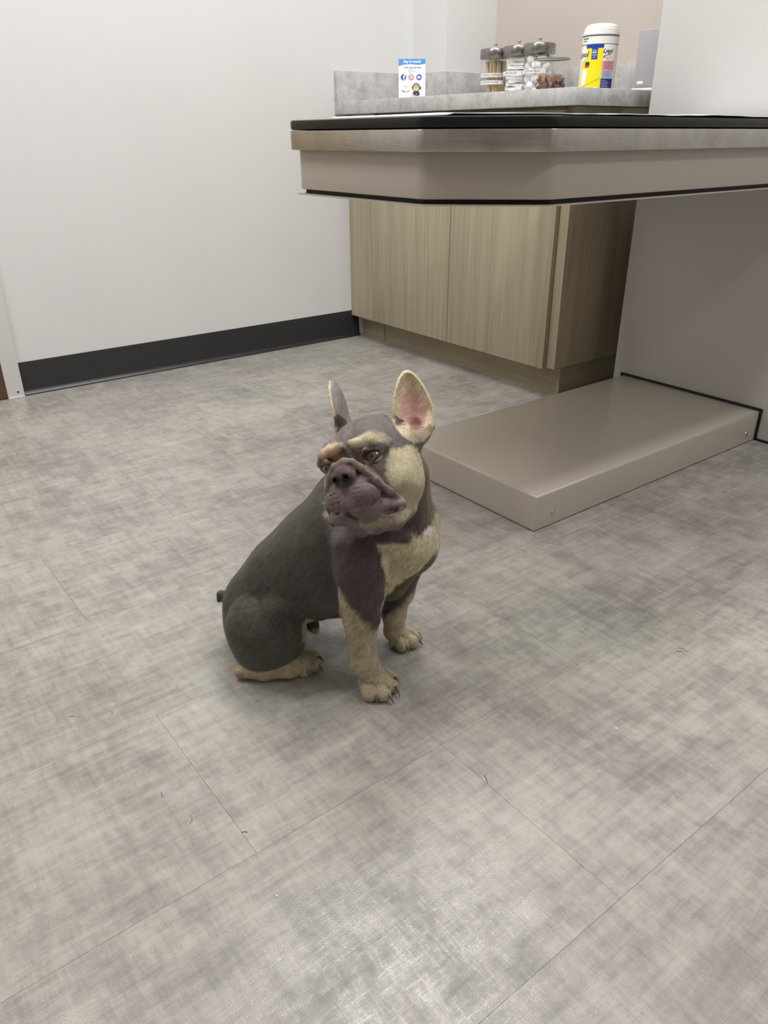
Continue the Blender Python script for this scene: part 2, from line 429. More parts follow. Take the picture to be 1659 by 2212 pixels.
for i in range(34):
    o = obj('cotton_swab', swab); a = rnd.uniform(3.1, 5.6)+.2; r = .046*rnd.uniform(.75, 1)
    b = a+rnd.uniform(-.7, .7); r2_ = .046*rnd.uniform(.7, 1)
    x, y = r*math.cos(a), r*math.sin(a); lean(o, 2.35+x, 2.372+y, r2_*math.cos(b)-x, r2_*math.sin(b)-y, .124)
    tag(o, 'thin wooden cotton swab stick inside the leftmost steel-lidded jar', 'swab', 'thin swab sticks in the leftmost jar')
# folded gauze in jar 2
def puff(rx, ry, rz, seed, amp=.12, n=12):
    bm = bmesh.new(); bmesh.ops.create_icosphere(bm, subdivisions=2, radius=1); r = random.Random(seed)
    ph = [r.uniform(0, 6) for _ in range(6)]
    for q in bm.verts:
        k = 1+amp*(math.sin(q.co.x*4+ph[0])*math.sin(q.co.y*3.3+ph[1])+.6*math.sin(q.co.z*6+ph[2]))
        q.co = Vector((q.co.x*rx*k, q.co.y*ry*k, q.co.z*rz*k))
    return bm2me(bm, smooth=True)
for i in range(11):
    bm = bmesh.new(); bmesh.ops.create_cube(bm, size=1)
    for q in bm.verts: q.co = Vector((q.co.x*.066, q.co.y*.066, q.co.z*.0105))
    bmesh.ops.subdivide_edges(bm, edges=bm.edges[:], cuts=3, use_grid_fill=True)
    for q in bm.verts: q.co.z += .0012*math.sin(q.co.x*90+i)+.001*math.sin(q.co.y*110+i*2)
    me = bm2me(bm, smooth=True, ang=50)
    o = obj('gauze_pad', me, M_cotton, None, (2.35+rnd.uniform(-.003, .003), 2.252+rnd.uniform(-.003, .003), ZT+.011+i*.0112)); o.rotation_euler = (rnd.uniform(-.05, .05), rnd.uniform(-.05, .05), .6+rnd.uniform(-.35, .35))
    tag(o, 'folded white gauze pad stacked inside the second steel-lidded jar', 'gauze', 'gauze pads in the second jar')
k = 0
for lz in range(6):
    for a in range(5):
        r = .030; ang = a*1.2566+lz*.6
        o = obj('cotton_ball', puff(.0185, .0185, .0145, k), M_cotton, None, (2.34+r*math.cos(ang), 2.143+r*math.sin(ang), ZT+.018+lz*.0205))
        tag(o, 'fluffy white cotton ball inside the third steel-lidded jar', 'cotton ball', 'cotton balls in the third jar'); k += 1
# biscuit jar
BX, BY, BR = 2.232, 1.985, .0575
bj = thing('biscuit_jar', (BX, BY, ZT), 'round clear glass jar with knobbed glass lid holding dog biscuits', 'jar')
obj('glass_body', lathe([(0, .0002), (BR-.006, .0002), (BR-.001, .004), (BR, .010), (BR, .098), (BR+.001, .104)], 56), M_glass, bj)
obj('lid', lathe([(0, .112), (BR-.008, .109), (BR+.001, .1075), (BR+.002, .1055), (BR+.001, .1045), (BR-.004, .1045), (BR-.008, .106), (0, .109)], 56), M_glass, bj)
obj('lid_rim', lathe([(BR-.001, .1045), (BR+.0026, .1045), (BR+.003, .107), (BR+.001, .1085), (BR-.001, .1085)], 56), mat('green_glass_rim', (120, 130, 128), .15, 0), bj)
obj('lid_knob', lathe([(.009, .111), (.007, .116), (.006, .121), (.012, .126), (.0155, .130), (.015, .134), (.009, .1365), (0, .137)], 28, 60), M_glass, bj)
def biscuit(seed):
    bm = bmesh.new(); n = 14; L, W, T = .0125, .0068, .0055; pr = []
    for i in range(n):
        a = 2*math.pi*i/n; x = L*math.cos(a)*(1+.08*abs(math.cos(a))); y = W*math.sin(a)
        y *= 1-.22*math.exp(-(x/.005)**2); x = math.copysign(abs(x)**.85*(.0125**.15), x); pr.append((x, y))
    lo = [bm.verts.new((x, y, -T)) for x, y in pr]; hi = [bm.verts.new((x, y, T)) for x, y in pr]
    bm.faces.new(lo[::-1]); bm.faces.new(hi)
    for i in range(n): bm.faces.new((lo[i], lo[(i+1) % n], hi[(i+1) % n], hi[i]))
    he = [e for e in bm.edges if abs(e.verts[0].co.z-e.verts[1].co.z) < 1e-6]
    bmesh.ops.bevel(bm, geom=he, offset=.0018, segments=1, affect='EDGES')
    return bm2me(bm, smooth=True, ang=50)
bmats = []
for cc in ((140, 100, 96), (122, 84, 84), (164, 122, 100), (152, 114, 106), (128, 100, 88)):
    mm = mat('biscuit', cc, .8); tt = NT(mm); tt.bump(tt.noise(tt.coord('Object'), 500, 3), .5, .001); bmats.append(mm)
bsets = []
for mm in bmats:
    me = biscuit(0); me.materials.append(mm); bsets.append(me)
pos = []; tries = 0
while len(pos) < 62 and tries < 9000:
    tries += 1; a = rnd.uniform(0, 6.283); r = .042*math.sqrt(rnd.random()); z = rnd.uniform(.015, .054)
    p = Vector((r*math.cos(a), r*math.sin(a), z))
    if all((p-q).length > .0128 for q in pos): pos.append(p)
for p in pos:
    o = obj('dog_biscuit', rnd.choice(bsets), None, None, (BX+p.x, BY+p.y, ZT+p.z)); o.rotation_euler = (rnd.uniform(0, 6), rnd.uniform(0, 6), rnd.uniform(0, 6))
    tag(o, 'small brown bone-shaped dog biscuit inside the knobbed glass jar', 'biscuit', 'dog biscuits in the glass jar')

# wipes canister
WX, WY, WR = 2.262, 1.815, .0565
wc = thing('wipes_canister', (WX, WY, ZT), 'yellow and blue disinfecting wipes canister with a white cap on the worktop', 'canister')
M_plw = mat('white_plastic', (236, 236, 226), .4); M_yel = mat('print_yellow', (244, 226, 20), .4)
M_blue = mat('print_blue', (22, 62, 160), .4); M_navy = mat('print_navy', (38, 44, 120), .4); M_pink = mat('print_pink', (214, 160, 172), .45)
M_pale = mat('print_pale', (196, 204, 224), .45); M_red = mat('print_red', (190, 40, 50), .45)
obj('bottle', lathe([(0, .0002), (WR-.003, .0002), (WR-.0008, .003), (WR-.0008, .158), (WR-.003, .160), (0, .160)], 64), M_plw, wc)
obj('cap', lathe([(WR-.004, .1595), (WR+.0006, .1600), (WR+.0008, .1640), (WR-.0002, .1650), (WR-.0002, .1685), (WR-.0022, .1695), (WR-.0022, .1740), (WR-.0042, .1755), (WR-.0050, .1800), (WR-.0075, .1850), (WR-.013, .1890), (WR-.024, .1915), (0, .193)], 64, 25), M_plw, wc)
ca = face(WX, WY)
def band(name, x0, x1, z0, z1, m, k=0, par=wc): 
    return obj(name, arc_band(WR+k*.00025, ca+x0/WR, ca+x1/WR, z0, z1, max(2, int(abs(x1-x0)/.003))), m, par)
lab = obj('wrapped_label', arc_band(WR-.0002, 0, 2*math.pi, .004, .1585, 64), M_plw, wc)
band('blue_ring', -.0887, .0887, .1560, .1582, M_navy, 1, lab)
band('blue_ring', -.0887, .0887, .1330, .1348, M_blue, 1, lab)
band('yellow_field', -.060, .012, .004, .1330, M_yel, 1, lab)
band('blue_field', -.045, .012, .1235, .1330, M_blue, 2, lab)
band('blue_tab', -.0240, -.0050, .0930, .1300, M_blue, 3, lab)
def wp_(s, size, x, z, m, k=4, par=lab, **kw):
    me = textme(s, size, **kw)
    for q in me.vertices: q.co.x += x
    me.materials.append(m); return obj('lettering', wrap(me, WR+k*.00025, ca, z), None, par)
wp_('KILLS', .0055, -.0145, .1170, M_label); wp_('99.9%', .0062, -.0145, .1110, M_label, bold=.0003); wp_('GERMS', .0052, -.0145, .1045, M_label)
band('badge_line', -.0190, -.0100, .0980, .0992, M_label, 4, lab)
def blob(pts, x, z, m, k, name='patch', par=lab):
    bm = bmesh.new(); vs = [bm.verts.new((x+a, b, 0)) for a, b in pts]; bm.faces.new(vs)
    xs_ = [v_.co.x for v_ in vs]; xc = min(xs_)+.0021
    while xc < max(xs_):
        bmesh.ops.bisect_plane(bm, geom=bm.faces[:]+bm.edges[:]+bm.verts[:], plane_co=(xc, 0, 0), plane_no=(1, 0, 0)); xc += .0021
    bmesh.ops.triangulate(bm, faces=bm.faces[:])
    me = bm2me(bm); me.materials.append(m); return obj(name, wrap(me, WR+k*.00025, ca, z), None, par)
oval = [(.0205*math.cos(i*.2618), .0215*math.sin(i*.2618)) for i in range(24)]
blob(oval, -.060, .109, M_label, 3, 'white_oval')
wp_('Lysol', .021, -.058, .107, M_ink, 5, shear=.35, bold=.0004, align='CENTER', sx=.95)
blob([(-.008, -.006), (.007, -.006), (.008, 0), (.008, .007), (-.008, .008)], -.037, .078, M_red, 3, 'red_badge')
blob([(-.008, 0), (.0085, 0), (.0085, .008), (0, .009), (-.008, .008)], -.037, .078, M_navy, 4, 'navy_badge')
blob([(-.012, -.030), (.004, -.028), (.010, .002), (.008, .016), (-.012, .018)], -.044, .05, M_label, 3, 'white_swoosh')
# side panel
band('white_panel', .012, .055, .0890, .1330, M_label, 2, lab)
wp_('Lysol', .0155, .0265, .115, M_ink, 4, shear=.35, bold=.0004)
wp_('BRAND', .004, .033, .1075, M_red, 4, bold=.0002)
blob([(-.014, -.005), (-.009, 0), (.010, .002), (.010, .0005), (-.006, -.0015), (-.013, -.007)], .026, .1035, M_red, 4, 'red_swoosh')
wp_('DISINFECTING', .0045, .027, .0975, M_ink, 4); wp_('WIPES', .0045, .027, .0925, M_ink, 4)
band('pink_panel', .012, .055, .0620, .0890, M_pink, 2, lab)
band('pale_panel', .012, .055, .0400, .0620, M_pale, 2, lab)
band('navy_panel', .012, .055, .0040, .0400, M_navy, 2, lab)
for i in range(6): band('text_line', .016, .016+rnd.uniform(.018, .03), .0845-i*.0036, .0855-i*.0036, M_red, 3, lab)
for i in range(6): band('text_line', .014, .014+rnd.uniform(.026, .034), .0590-i*.0032, .0599-i*.0032, M_navy, 3, lab)
for i in range(7): band('text_line', .014, .014+rnd.uniform(.016, .032), .0340-i*.0042, .0349-i*.0042, M_pale, 3, lab)
wp_('SURFACES', .0055, -.053, .150, M_navy, 2, bold=.0002); band('red_line', -.064, -.047, .1425, .1445, M_red, 2, lab)
band('recycle_box', -.010, .003, .004, .0175, M_label, 4, lab)
tri = [(.0045*math.sin(i*2.094), .0045*math.cos(i*2.094)) for i in range(3)]
blob(tri, -.0035, .0095, M_ink, 5, 'recycle_arrows')
# thin diagonal line on the yellow
blob([(-.030, -.0125), (.028, .0115), (.028, .0122), (-.030, -.0118)], -.017, .030, M_ink, 3, 'diagonal_line')

# grey dispenser box half behind the pier
db = thing('dispenser_box', (2.27, 1.625, ZT), 'tall grey box on a white base beside the canister, half behind the wall', 'box', rotz=math.radians(-84))
M_gbox = mat('grey_plastic', (170, 167, 170), .55)
obj('case', box(-.050, -.0, .010, .075, .115, .166, .006, 3), M_gbox, db)
obj('case_base', box(-.053, -.003, .0002, .078, .118, .0098, .003), M_plw, db)
obj('side_label', box(-.036, -.0012, .020, -.016, -.0001, .028, .0002), M_label, db, None)

# card
CWX, CHX = .094, .124
card = thing('info_card', (1.912, 2.403, ZT+.001), 'small white printed card with blue header leaning near the worktop edge', 'card', rotz=YAW-math.pi/2)
lean_a = math.radians(13)
def on_card(me, m, dz, name='print', par=None):
    me.materials.clear(); me.materials.append(m)
    o = obj(name, me, None, par or card)
    o.location = (0, dz*-.00035*math.cos(lean_a), 0) if par is None else (0, 0, dz*.0)
    return o
Ml = Matrix.Rotation(-lean_a, 4, 'X') @ Matrix.Rotation(math.pi/2, 4, 'X')   # card xy -> upright, leaning back
def cm(me, dz):
    me.transform(Ml @ Matrix.Translation((0, 0, dz*.0005))); return me
def cpoly(pts, dz, m, name):
    bm = bmesh.new(); bm.faces.new([bm.verts.new((x, y, 0)) for x, y in pts]); bmesh.ops.triangulate(bm, faces=bm.faces[:])
    me = bm2me(bm); me.materials.append(m); return obj(name, cm(me, dz), None, card)
def ctext(s, size, x, y, m, dz=2, name='lettering', **kw):
    me = textme(s, size, **kw)
    for q in me.vertices: q.co.x += x; q.co.y += y
    me.materials.append(m); return obj(name, cm(me, dz), None, card)
sheet = box(0, 0, -.0009, CWX, CHX, 0); sheet.materials.append(M_paper); obj('card_sheet', cm(sheet, 0), None, card)
bk = pymesh([(.02, .006, 0), (.07, .006, 0), (.07, .055, 0), (.02, .055, 0), (.02, .006, -.0008), (.07, .006, -.0008), (.07, .055, -.0008), (.02, .055, -.0008)], [(0, 1, 2, 3), (7, 6, 5, 4), (0, 4, 5, 1), (1, 5, 6, 2), (2, 6, 7, 3), (3, 7, 4, 0)])
bk.materials.append(M_paper)
for q in bk.vertices: q.co.z -= .001+ (.055-q.co.y)*.35
obj('easel_back', cm(bk, 0), None, card)
M_cblue = mat('header_blue', (58, 140, 214), .5); M_fb = mat('icon_blue', (52, 84, 160), .5); M_ln = mat('icon_navy', (48, 92, 168), .5)
M_ig = mat('icon_magenta', (206, 84, 130), .5); M_ig2 = mat('icon_orange', (236, 150, 110), .5)
wave = [(0, CHX-.022+0), (.012, CHX-.0185), (.026, CHX-.0165), (.044, CHX-.0160), (.060, CHX-.0175), (.078, CHX-.0178), (CWX, CHX-.0150)]
cpoly(wave+[(CWX, CHX), (0, CHX)], 1, M_cblue, 'header_band')
ctext('Stay in touch!', .0115, .047, CHX-.0085, M_paper, shear=.15, bold=.00035)
ctext('Follow us on social media', .0056, .049, CHX-.027, M_ink, bold=.0001)
def circ(cx_, cy_, r, n=28): return [(cx_+r*math.cos(2*math.pi*i/n), cy_+r*math.sin(2*math.pi*i/n)) for i in range(n)]
def ringp(cx_, cy_, ro, ri, dz, m, name, sq=0):
    n = 28; v = []; f = []
    for i in range(n):
        a = 2*math.pi*i/n; k = 1
        if sq: k = 1/max(abs(math.cos(a)), abs(math.sin(a)), .82)
        v += [(cx_+ro*k*math.cos(a), cy_+ro*k*math.sin(a), 0), (cx_+ri*k*math.cos(a), cy_+ri*k*math.sin(a), 0)]
    for i in range(n): j = (i+1) % n; f.append((2*i, 2*j, 2*j+1, 2*i+1))
    me = pymesh(v, f); me.materials.append(m); return obj(name, cm(me, dz), None, card)
IY = .066
cpoly(circ(.0170, IY, .0098), 1, M_fb, 'round_icon'); ctext('f', .020, .0185, IY-.0015, M_paper, 3, 'icon_letter', bold=.0009)
cpoly(circ(.0445, IY, .0098), 1, M_ig, 'round_icon'); cpoly(circ(.0438, IY-.0045, .0052), 2, M_ig2, 'icon_glow')
ringp(.0445, IY, .0062, .0046, 4, M_paper, 'camera_outline', 1); ringp(.0445, IY, .0036, .0020, 4, M_paper, 'camera_lens')
cpoly(circ(.0482, IY+.0036, .0008, 10), 4, M_paper, 'camera_dot')
cpoly(circ(.0720, IY, .0098), 1, M_ln, 'round_icon'); ctext('in', .0150, .0720, IY+.0002, M_paper, 3, 'icon_letter', bold=.0006)
# small line emblem
def stroke(pts, wd, dz, m, name):
    v = []; f = []
    for i, (x, y) in enumerate(pts):
        a = Vector(pts[max(i-1, 0)]); b = Vector(pts[min(i+1, len(pts)-1)]); d = (b-a).normalized(); n_ = Vector((-d.y, d.x))*wd/2
        v += [(x+n_.x, y+n_.y, 0), (x-n_.x, y-n_.y, 0)]
    for i in range(len(pts)-1): f.append((2*i, 2*i+1, 2*i+3, 2*i+2))
    me = pymesh(v, f); me.materials.append(m); return obj(name, cm(me, dz), None, card)
M_gline = mat('emblem_green', (110, 128, 122), .6)
stroke([(.044, .0840), (.040, .0812), (.036, .0815), (.0345, .085), (.038, .089), (.041, .0935), (.045, .0955), (.048, .0945)], .0008, 2, M_gline, 'emblem_line')
stroke([(.044, .083), (.046, .088), (.049, .0915), (.052, .088), (.0535, .083), (.0555, .0825), (.0585, .089)], .0008, 2, M_gline, 'emblem_line')
stroke([(.038, .089), (.043, .089), (.046, .088)], .0006, 2, M_gline, 'emblem_line')
# printed cat
M_cat = mat('print_cat_grey', (222, 224, 228), .6); M_cat2 = mat('print_cat_white', (244, 238, 240), .6); M_catd = mat('print_grey', (130, 134, 140), .6)
cpoly([(.009, .001), (.038, .001), (.040, .012), (.034, .022), (.016, .022), (.009, .014)], 1, M_cat2, 'printed_cat_body')
cpoly(circ(.0265, .0315, .0122), 2, M_cat, 'printed_cat_face')
cpoly([(.0155, .036), (.0165, .052), (.0245, .0425)], 1, M_cat, 'printed_cat_ear'); cpoly([(.0285, .0430), (.0375, .0505), (.0375, .036)], 1, M_cat, 'printed_cat_ear')
for ex in (.0225, .0310): cpoly(circ(ex, .0350, .0013, 10), 3, M_catd, 'printed_eye')
cpoly([(.0255, .029), (.0285, .029), (.027, .0275)], 3, M_pink, 'printed_nose')
stroke([(.0110, .0250), (.0150, .0212), (.0200, .0185), (.0240, .0178)], .0020, 3, M_red, 'printed_collar'); stroke([(.0290, .0180), (.0335, .0200), (.0375, .0240)], .0013, 3, mat('print_maroon', (150, 90, 96), .6), 'printed_collar')
# printed terrier
M_tan = mat('print_tan', (196, 168, 132), .6); M_umber = mat('print_umber', (84, 72, 58), .6); M_cream = mat('print_cream', (226, 208, 182), .6)
cpoly([(.044, .001), (.074, .001), (.075, .014), (.070, .021), (.052, .021), (.046, .011)], 1, mat('print_lilac', (206, 192, 206), .6), 'printed_dog_body')
cpoly([(.050, .016), (.055, .021), (.071, .021), (.074, .015), (.074, .008), (.064, .006), (.054, .009)], 2, mat('print_black', (46, 44, 50), .6), 'printed_bandana')
cpoly(circ(.062, .0335, .0135), 2, M_umber, 'printed_dog_head')
cpoly([(.051, .041), (.0465, .034), (.0475, .0290), (.053, .0325)], 2, M_umber, 'printed_dog_ear'); cpoly([(.073, .041), (.0795, .033), (.0790, .0255), (.0730, .0285)], 2, M_umber, 'printed_dog_ear')
cpoly(circ(.0620, .0320, .0112), 3, M_tan, 'printed_dog_face'); cpoly(circ(.0618, .0275, .0068), 4, M_cream, 'printed_muzzle')
for ex in (.0578, .0660): cpoly(circ(ex, .0352, .0014, 10), 5, M_ink, 'printed_eye')
cpoly(circ(.0618, .0305, .0017, 10), 5, M_ink, 'printed_nose'); cpoly(circ(.0618, .0250, .0022, 12), 5, M_pink, 'printed_tongue')
cpoly(circ(.0625, .0115, .0016, 10), 3, M_paper, 'printed_tag')
# hairs and specks lying on the floor
hair_m = mat('dark_hair', (60, 54, 50), .7); bit_m = mat('white_crumb', (230, 228, 222), .7)
def hairp(x, y, a, L, c):
    pts = []
    for i in range(7):
        s = i/6; pts.append((x+math.cos(a+c*s)*L*s, y+math.sin(a+c*s)*L*s))
    v = []; f = []
    for i, (px_, py_) in enumerate(pts):
        for k_ in range(3):
            b = k_*2.094; v.append((px_-math.sin(a)*.00035*math.cos(b), py_+math.cos(a)*.00035*math.cos(b), .0005+.00035*math.sin(b)))
    for i in range(6):
        for k_ in range(3): f.append((3*i+k_, 3*i+(k_+1) % 3, 3*i+3+(k_+1) % 3, 3*i+3+k_))
    return pymesh(v, f, True)
for x, y, a, L, c in ((1.061, .527, 1.2, .016, .5), (1.055, .532, 2.2, .012, .3), (.5786, .5248, .9, .016, .2), (.2248, .7123, .3, .016, .9), (.2187, .9808, 1.0, .01, .3), (.1716, 1.0107, 2.0, .009, .8), (.2141, .777, 1.0, .01, .3), (.2779, .6545, 2.2, .008, .3)):
    tag(obj('loose_hair', hairp(x, y, a, L, c), hair_m), 'single short dark dog hair lying on the grey floor tiles', 'hair', 'loose dog hairs on the floor')
for x, y, s in ((.8078, .4841, .0022), (1.3909, .7304, .0028), (.2615, .5527, .0016), (.8184, .6992, .0010), (1.166, .80, .0012)):
    bm = bmesh.new(); bmesh.ops.create_icosphere(bm, subdivisions=1, radius=s)
    for q in bm.verts: q.co = Vector((q.co.x*rnd.uniform(.6, 1.2), q.co.y*rnd.uniform(.6, 1.2), q.co.z*.35))
    tag(obj('crumb', bm2me(bm), bit_m, None, (x, y, s*.36)), 'tiny pale crumb lying on the grey floor tiles', 'crumb', 'crumbs scattered on the floor')
# ------------------------------------------------------------------ the dog: one continuous body grown from smooth-blended volumes
# local frame of the dog: x to the right, y away, z up (metres on the floor), turned with its Empty
import numpy as np
BODY=[
 ('+', 's', 0.02, [-0.0479, 1.026, 0.2624], 0.0792, [-0.0948, 1.041, 0.2112], 0.0759),
 ('+', 's', 0.02, [-0.0948, 1.041, 0.2112], 0.0759, [-0.1519, 1.056, 0.1599], 0.0676),
 ('+', 's', 0.02, [-0.1519, 1.056, 0.1599], 0.0676, [-0.1998, 1.066, 0.1], 0.0634),
 ('+', 's', 0.02, [-0.1998, 1.066, 0.1], 0.0634, [-0.2081, 1.066, 0.0628], 0.0627),
 ('+', 's', 0.025, [-0.0689, 1.021, 0.1891], 0.0703, [-0.1417, 1.041, 0.1542], 0.0536),
 ('+', 's', 0.02, [-0.0501, 1.0735, 0.2375], 0.0829, [-0.0991, 1.0885, 0.1843], 0.0793),
 ('+', 's', 0.02, [-0.0991, 1.0885, 0.1843], 0.0793, [-0.1587, 1.1035, 0.1311], 0.0707),
 ('+', 's', 0.02, [-0.1587, 1.1035, 0.1311], 0.0707, [-0.2087, 1.1135, 0.0688], 0.0662),
 ('+', 's', 0.02, [-0.2087, 1.1135, 0.0688], 0.0662, [-0.2173, 1.1135, 0.0299], 0.0655),
 ('+', 's', 0.025, [-0.0721, 1.0685, 0.1607], 0.0735, [-0.1481, 1.0885, 0.1247], 0.0561),
 ('+', 's', 0.03, [0.0109, 1.03, 0.2775], 0.0649, [0.0107, 1.01, 0.3556], 0.0552),
 ('+', 's', 0.03, [-0.0463, 1.065, 0.2964], 0.0518, [-0.0463, 1.065, 0.2964], 0.0518),
 ('+', 's', 0.02, [0.0385, 1.005, 0.2549], 0.0405, [0.0107, 1.01, 0.1726], 0.0246),
 ('+', 's', 0.02, [0.0528, 1.02, 0.2745], 0.0294, [0.0441, 1.0, 0.2417], 0.0349),
 ('+', 's', 0.02, [-0.0216, 1.03, 0.2129], 0.0614, [-0.0216, 1.03, 0.2129], 0.0614),
 ('+', 's', 0.018, [-0.036, 0.958, 0.301], 0.0059, [0.0002, 0.948, 0.2897], 0.0059),
 ('+', 's', 0.018, [0.0002, 0.948, 0.2897], 0.0059, [0.0333, 0.955, 0.2813], 0.0046),
 ('+', 's', 0.007, [-0.0411, 0.957, 0.276], 0.0346, [-0.0343, 0.95, 0.2392], 0.0383),
 ('+', 's', 0.007, [-0.0343, 0.95, 0.2392], 0.0383, [-0.0332, 0.955, 0.1925], 0.033),
 ('+', 's', 0.007, [-0.0332, 0.955, 0.1925], 0.033, [-0.0349, 0.962, 0.1466], 0.0281),
 ('+', 's', 0.007, [-0.0349, 0.962, 0.1466], 0.0281, [-0.0359, 0.967, 0.0957], 0.0223),
 ('+', 's', 0.007, [-0.0359, 0.967, 0.0957], 0.0223, [-0.0343, 0.968, 0.0594], 0.0219),
 ('+', 's', 0.01, [-0.0343, 0.968, 0.0594], 0.0219, [-0.0171, 0.9676, 0.022], 0.02),
 ('+', 's', 0.006, [-0.0492, 0.9819, 0.035], 0.0067, [-0.0492, 0.9819, 0.035], 0.0067),
 ('+', 's', 0.008, [-0.0187, 0.9723, 0.022], 0.0193, [-0.0038, 0.9612, 0.016], 0.0177),
 ('+', 's', 0.0022, [-0.0334, 0.9633, 0.02], 0.01, [-0.0236, 0.9445, 0.0122], 0.0132),
 ('+', 's', 0.0022, [-0.0171, 0.9655, 0.02], 0.01, [-0.0031, 0.9444, 0.0122], 0.0131),
 ('+', 's', 0.0022, [0.0006, 0.9677, 0.02], 0.0083, [0.0117, 0.9636, 0.0102], 0.0111),
 ('+', 's', 0.0022, [0.0037, 0.9864, 0.02], 0.0062, [0.0172, 0.9843, 0.0075], 0.0083),
 ('-', 's', 0.002, [-0.0235, 0.955, 0.034], 0.0011, [-0.014, 0.9301, 0.016], 0.0022),
 ('-', 's', 0.002, [-0.006, 0.9595, 0.034], 0.0011, [0.0071, 0.9442, 0.016], 0.0022),
 ('-', 's', 0.002, [0.0059, 0.971, 0.034], 0.0011, [0.0183, 0.9633, 0.016], 0.0022),
 ('+', 's', 0.012, [0.0315, 1.06, 0.1739], 0.03, [0.0245, 1.075, 0.1204], 0.024),
 ('+', 's', 0.012, [0.0245, 1.075, 0.1204], 0.024, [0.0162, 1.085, 0.0675], 0.019),
 ('+', 's', 0.012, [0.0162, 1.085, 0.0675], 0.019, [0.0172, 1.09, 0.0284], 0.0177),
 ('+', 's', 0.008, [0.0172, 1.09, 0.0284], 0.0177, [0.0285, 1.0867, 0.018], 0.0169),
 ('+', 's', 0.0022, [0.0221, 1.0895, 0.016], 0.0091, [0.0297, 1.0707, 0.012], 0.012),
 ('+', 's', 0.0022, [0.0303, 1.0964, 0.016], 0.0091, [0.0468, 1.08, 0.012], 0.0121),
 ('+', 's', 0.0022, [0.0388, 1.1102, 0.016], 0.0062, [0.0575, 1.1032, 0.008], 0.0082),
 ('+', 's', 0.0022, [0.0154, 1.0761, 0.016], 0.0048, [0.0122, 1.0798, 0.0064], 0.0064),
 ('-', 's', 0.002, [0.0266, 1.0767, 0.032], 0.0012, [0.0399, 1.0626, 0.015], 0.0024),
 ('-', 's', 0.002, [0.0358, 1.0931, 0.032], 0.0012, [0.0535, 1.0866, 0.015], 0.0024),
 ('+', 'e', 0.006, [-0.1932, 1.008, 0.0912], [0.0616, 0.057, 0.0658], None),
 ('+', 's', 0.01, [-0.1692, 1.0, 0.0788], 0.0431, [-0.2039, 1.008, 0.0576], 0.0414),
 ('+', 's', 0.01, [-0.1634, 0.996, 0.1372], 0.0333, [-0.1506, 0.991, 0.0994], 0.0271),
 ('-', 's', 0.014, [-0.1762, 0.958, 0.2163], 0.0048, [-0.1493, 0.956, 0.207], 0.0048),
 ('-', 's', 0.014, [-0.1496, 0.958, 0.2058], 0.0048, [-0.1293, 0.956, 0.1842], 0.0048),
 ('-', 's', 0.014, [-0.1296, 0.958, 0.183], 0.0048, [-0.1203, 0.956, 0.1578], 0.0049),
 ('-', 's', 0.014, [-0.1205, 0.958, 0.1565], 0.0049, [-0.1142, 0.956, 0.1385], 0.0049),
 ('+', 'e', 0.012, [-0.2079, 1.15, -0.0005], [0.06, 0.05, 0.06], None),
 ('+', 's', 0.01, [-0.1353, 1.1, 0.0582], 0.0161, [-0.1219, 1.07, 0.0529], 0.0102),
 ('+', 's', 0.006, [-0.1219, 1.07, 0.0529], 0.0095, [-0.117, 1.065, 0.0469], 0.0055),
 ('+', 's', 0.006, [-0.1091, 1.06, 0.0758], 0.0047, [-0.1014, 1.06, 0.0748], 0.0031),
 ('+', 's', 0.008, [-0.2376, 0.9969, 0.014], 0.0099, [-0.1972, 0.9927, 0.018], 0.0136),
 ('+', 's', 0.008, [-0.1972, 0.9927, 0.018], 0.0136, [-0.156, 0.9981, 0.023], 0.0174),
 ('+', 's', 0.008, [-0.156, 0.9981, 0.023], 0.0174, [-0.138, 1.0077, 0.022], 0.0168),
 ('+', 's', 0.0025, [-0.1514, 1.002, 0.018], 0.0079, [-0.1322, 1.0032, 0.0094], 0.0099),
 ('+', 's', 0.0025, [-0.1455, 1.0191, 0.018], 0.0105, [-0.1201, 1.0165, 0.0122], 0.0131),
 ('+', 's', 0.0025, [-0.1444, 1.0316, 0.018], 0.0081, [-0.121, 1.0441, 0.0094], 0.0102),
 ('-', 's', 0.002, [-0.1359, 0.9953, 0.04], 0.0023, [-0.1173, 0.9957, 0.019], 0.0032),
 ('-', 's', 0.002, [-0.1332, 1.0149, 0.04], 0.0023, [-0.1087, 1.0213, 0.019], 0.0032),
 ('+', 's', 0.008, [-0.1697, 1.19, -0.0768], 0.0124, [-0.1142, 1.17, -0.0592], 0.0131),
 ('+', 's', 0.006, [-0.2702, 1.1, 0.0922], 0.0111, [-0.28, 1.1, 0.0978], 0.0063),
 ('+', 's', 0.004, [-0.28, 1.1, 0.0978], 0.0063, [-0.2843, 1.1, 0.0866], 0.004),
]
CLAWS=[([-0.0169, 0.9378, 0.016], 0.0044, [-0.0112, 0.9302, 0.003]), ([0.0049, 0.9376, 0.016], 0.0044, [0.0142, 0.9289, 0.003]), ([0.0175, 0.9564, 0.017], 0.004, [0.0239, 0.9441, 0.003]), ([0.0178, 0.977, 0.018], 0.0034, [0.023, 0.97, 0.003]), ([0.036, 1.0653, 0.015], 0.004, [0.043, 1.0577, 0.003]), ([0.0551, 1.0852, 0.015], 0.004, [0.0671, 1.08, 0.003]), ([0.0574, 1.1031, 0.015], 0.0034, [0.0664, 1.099, 0.003]), ([-0.1282, 0.9961, 0.014], 0.0038, [-0.1172, 0.9944, 0.003]), ([-0.1119, 1.0117, 0.015], 0.0038, [-0.1024, 1.0111, 0.003]), ([-0.1115, 1.0354, 0.014], 0.0034, [-0.1034, 1.0358, 0.003])]
HM=np.array([[0.8397, -0.4682, -0.231], [-0.3443, -0.8239, 0.4282], [0.3908, 0.28, 0.8737]])
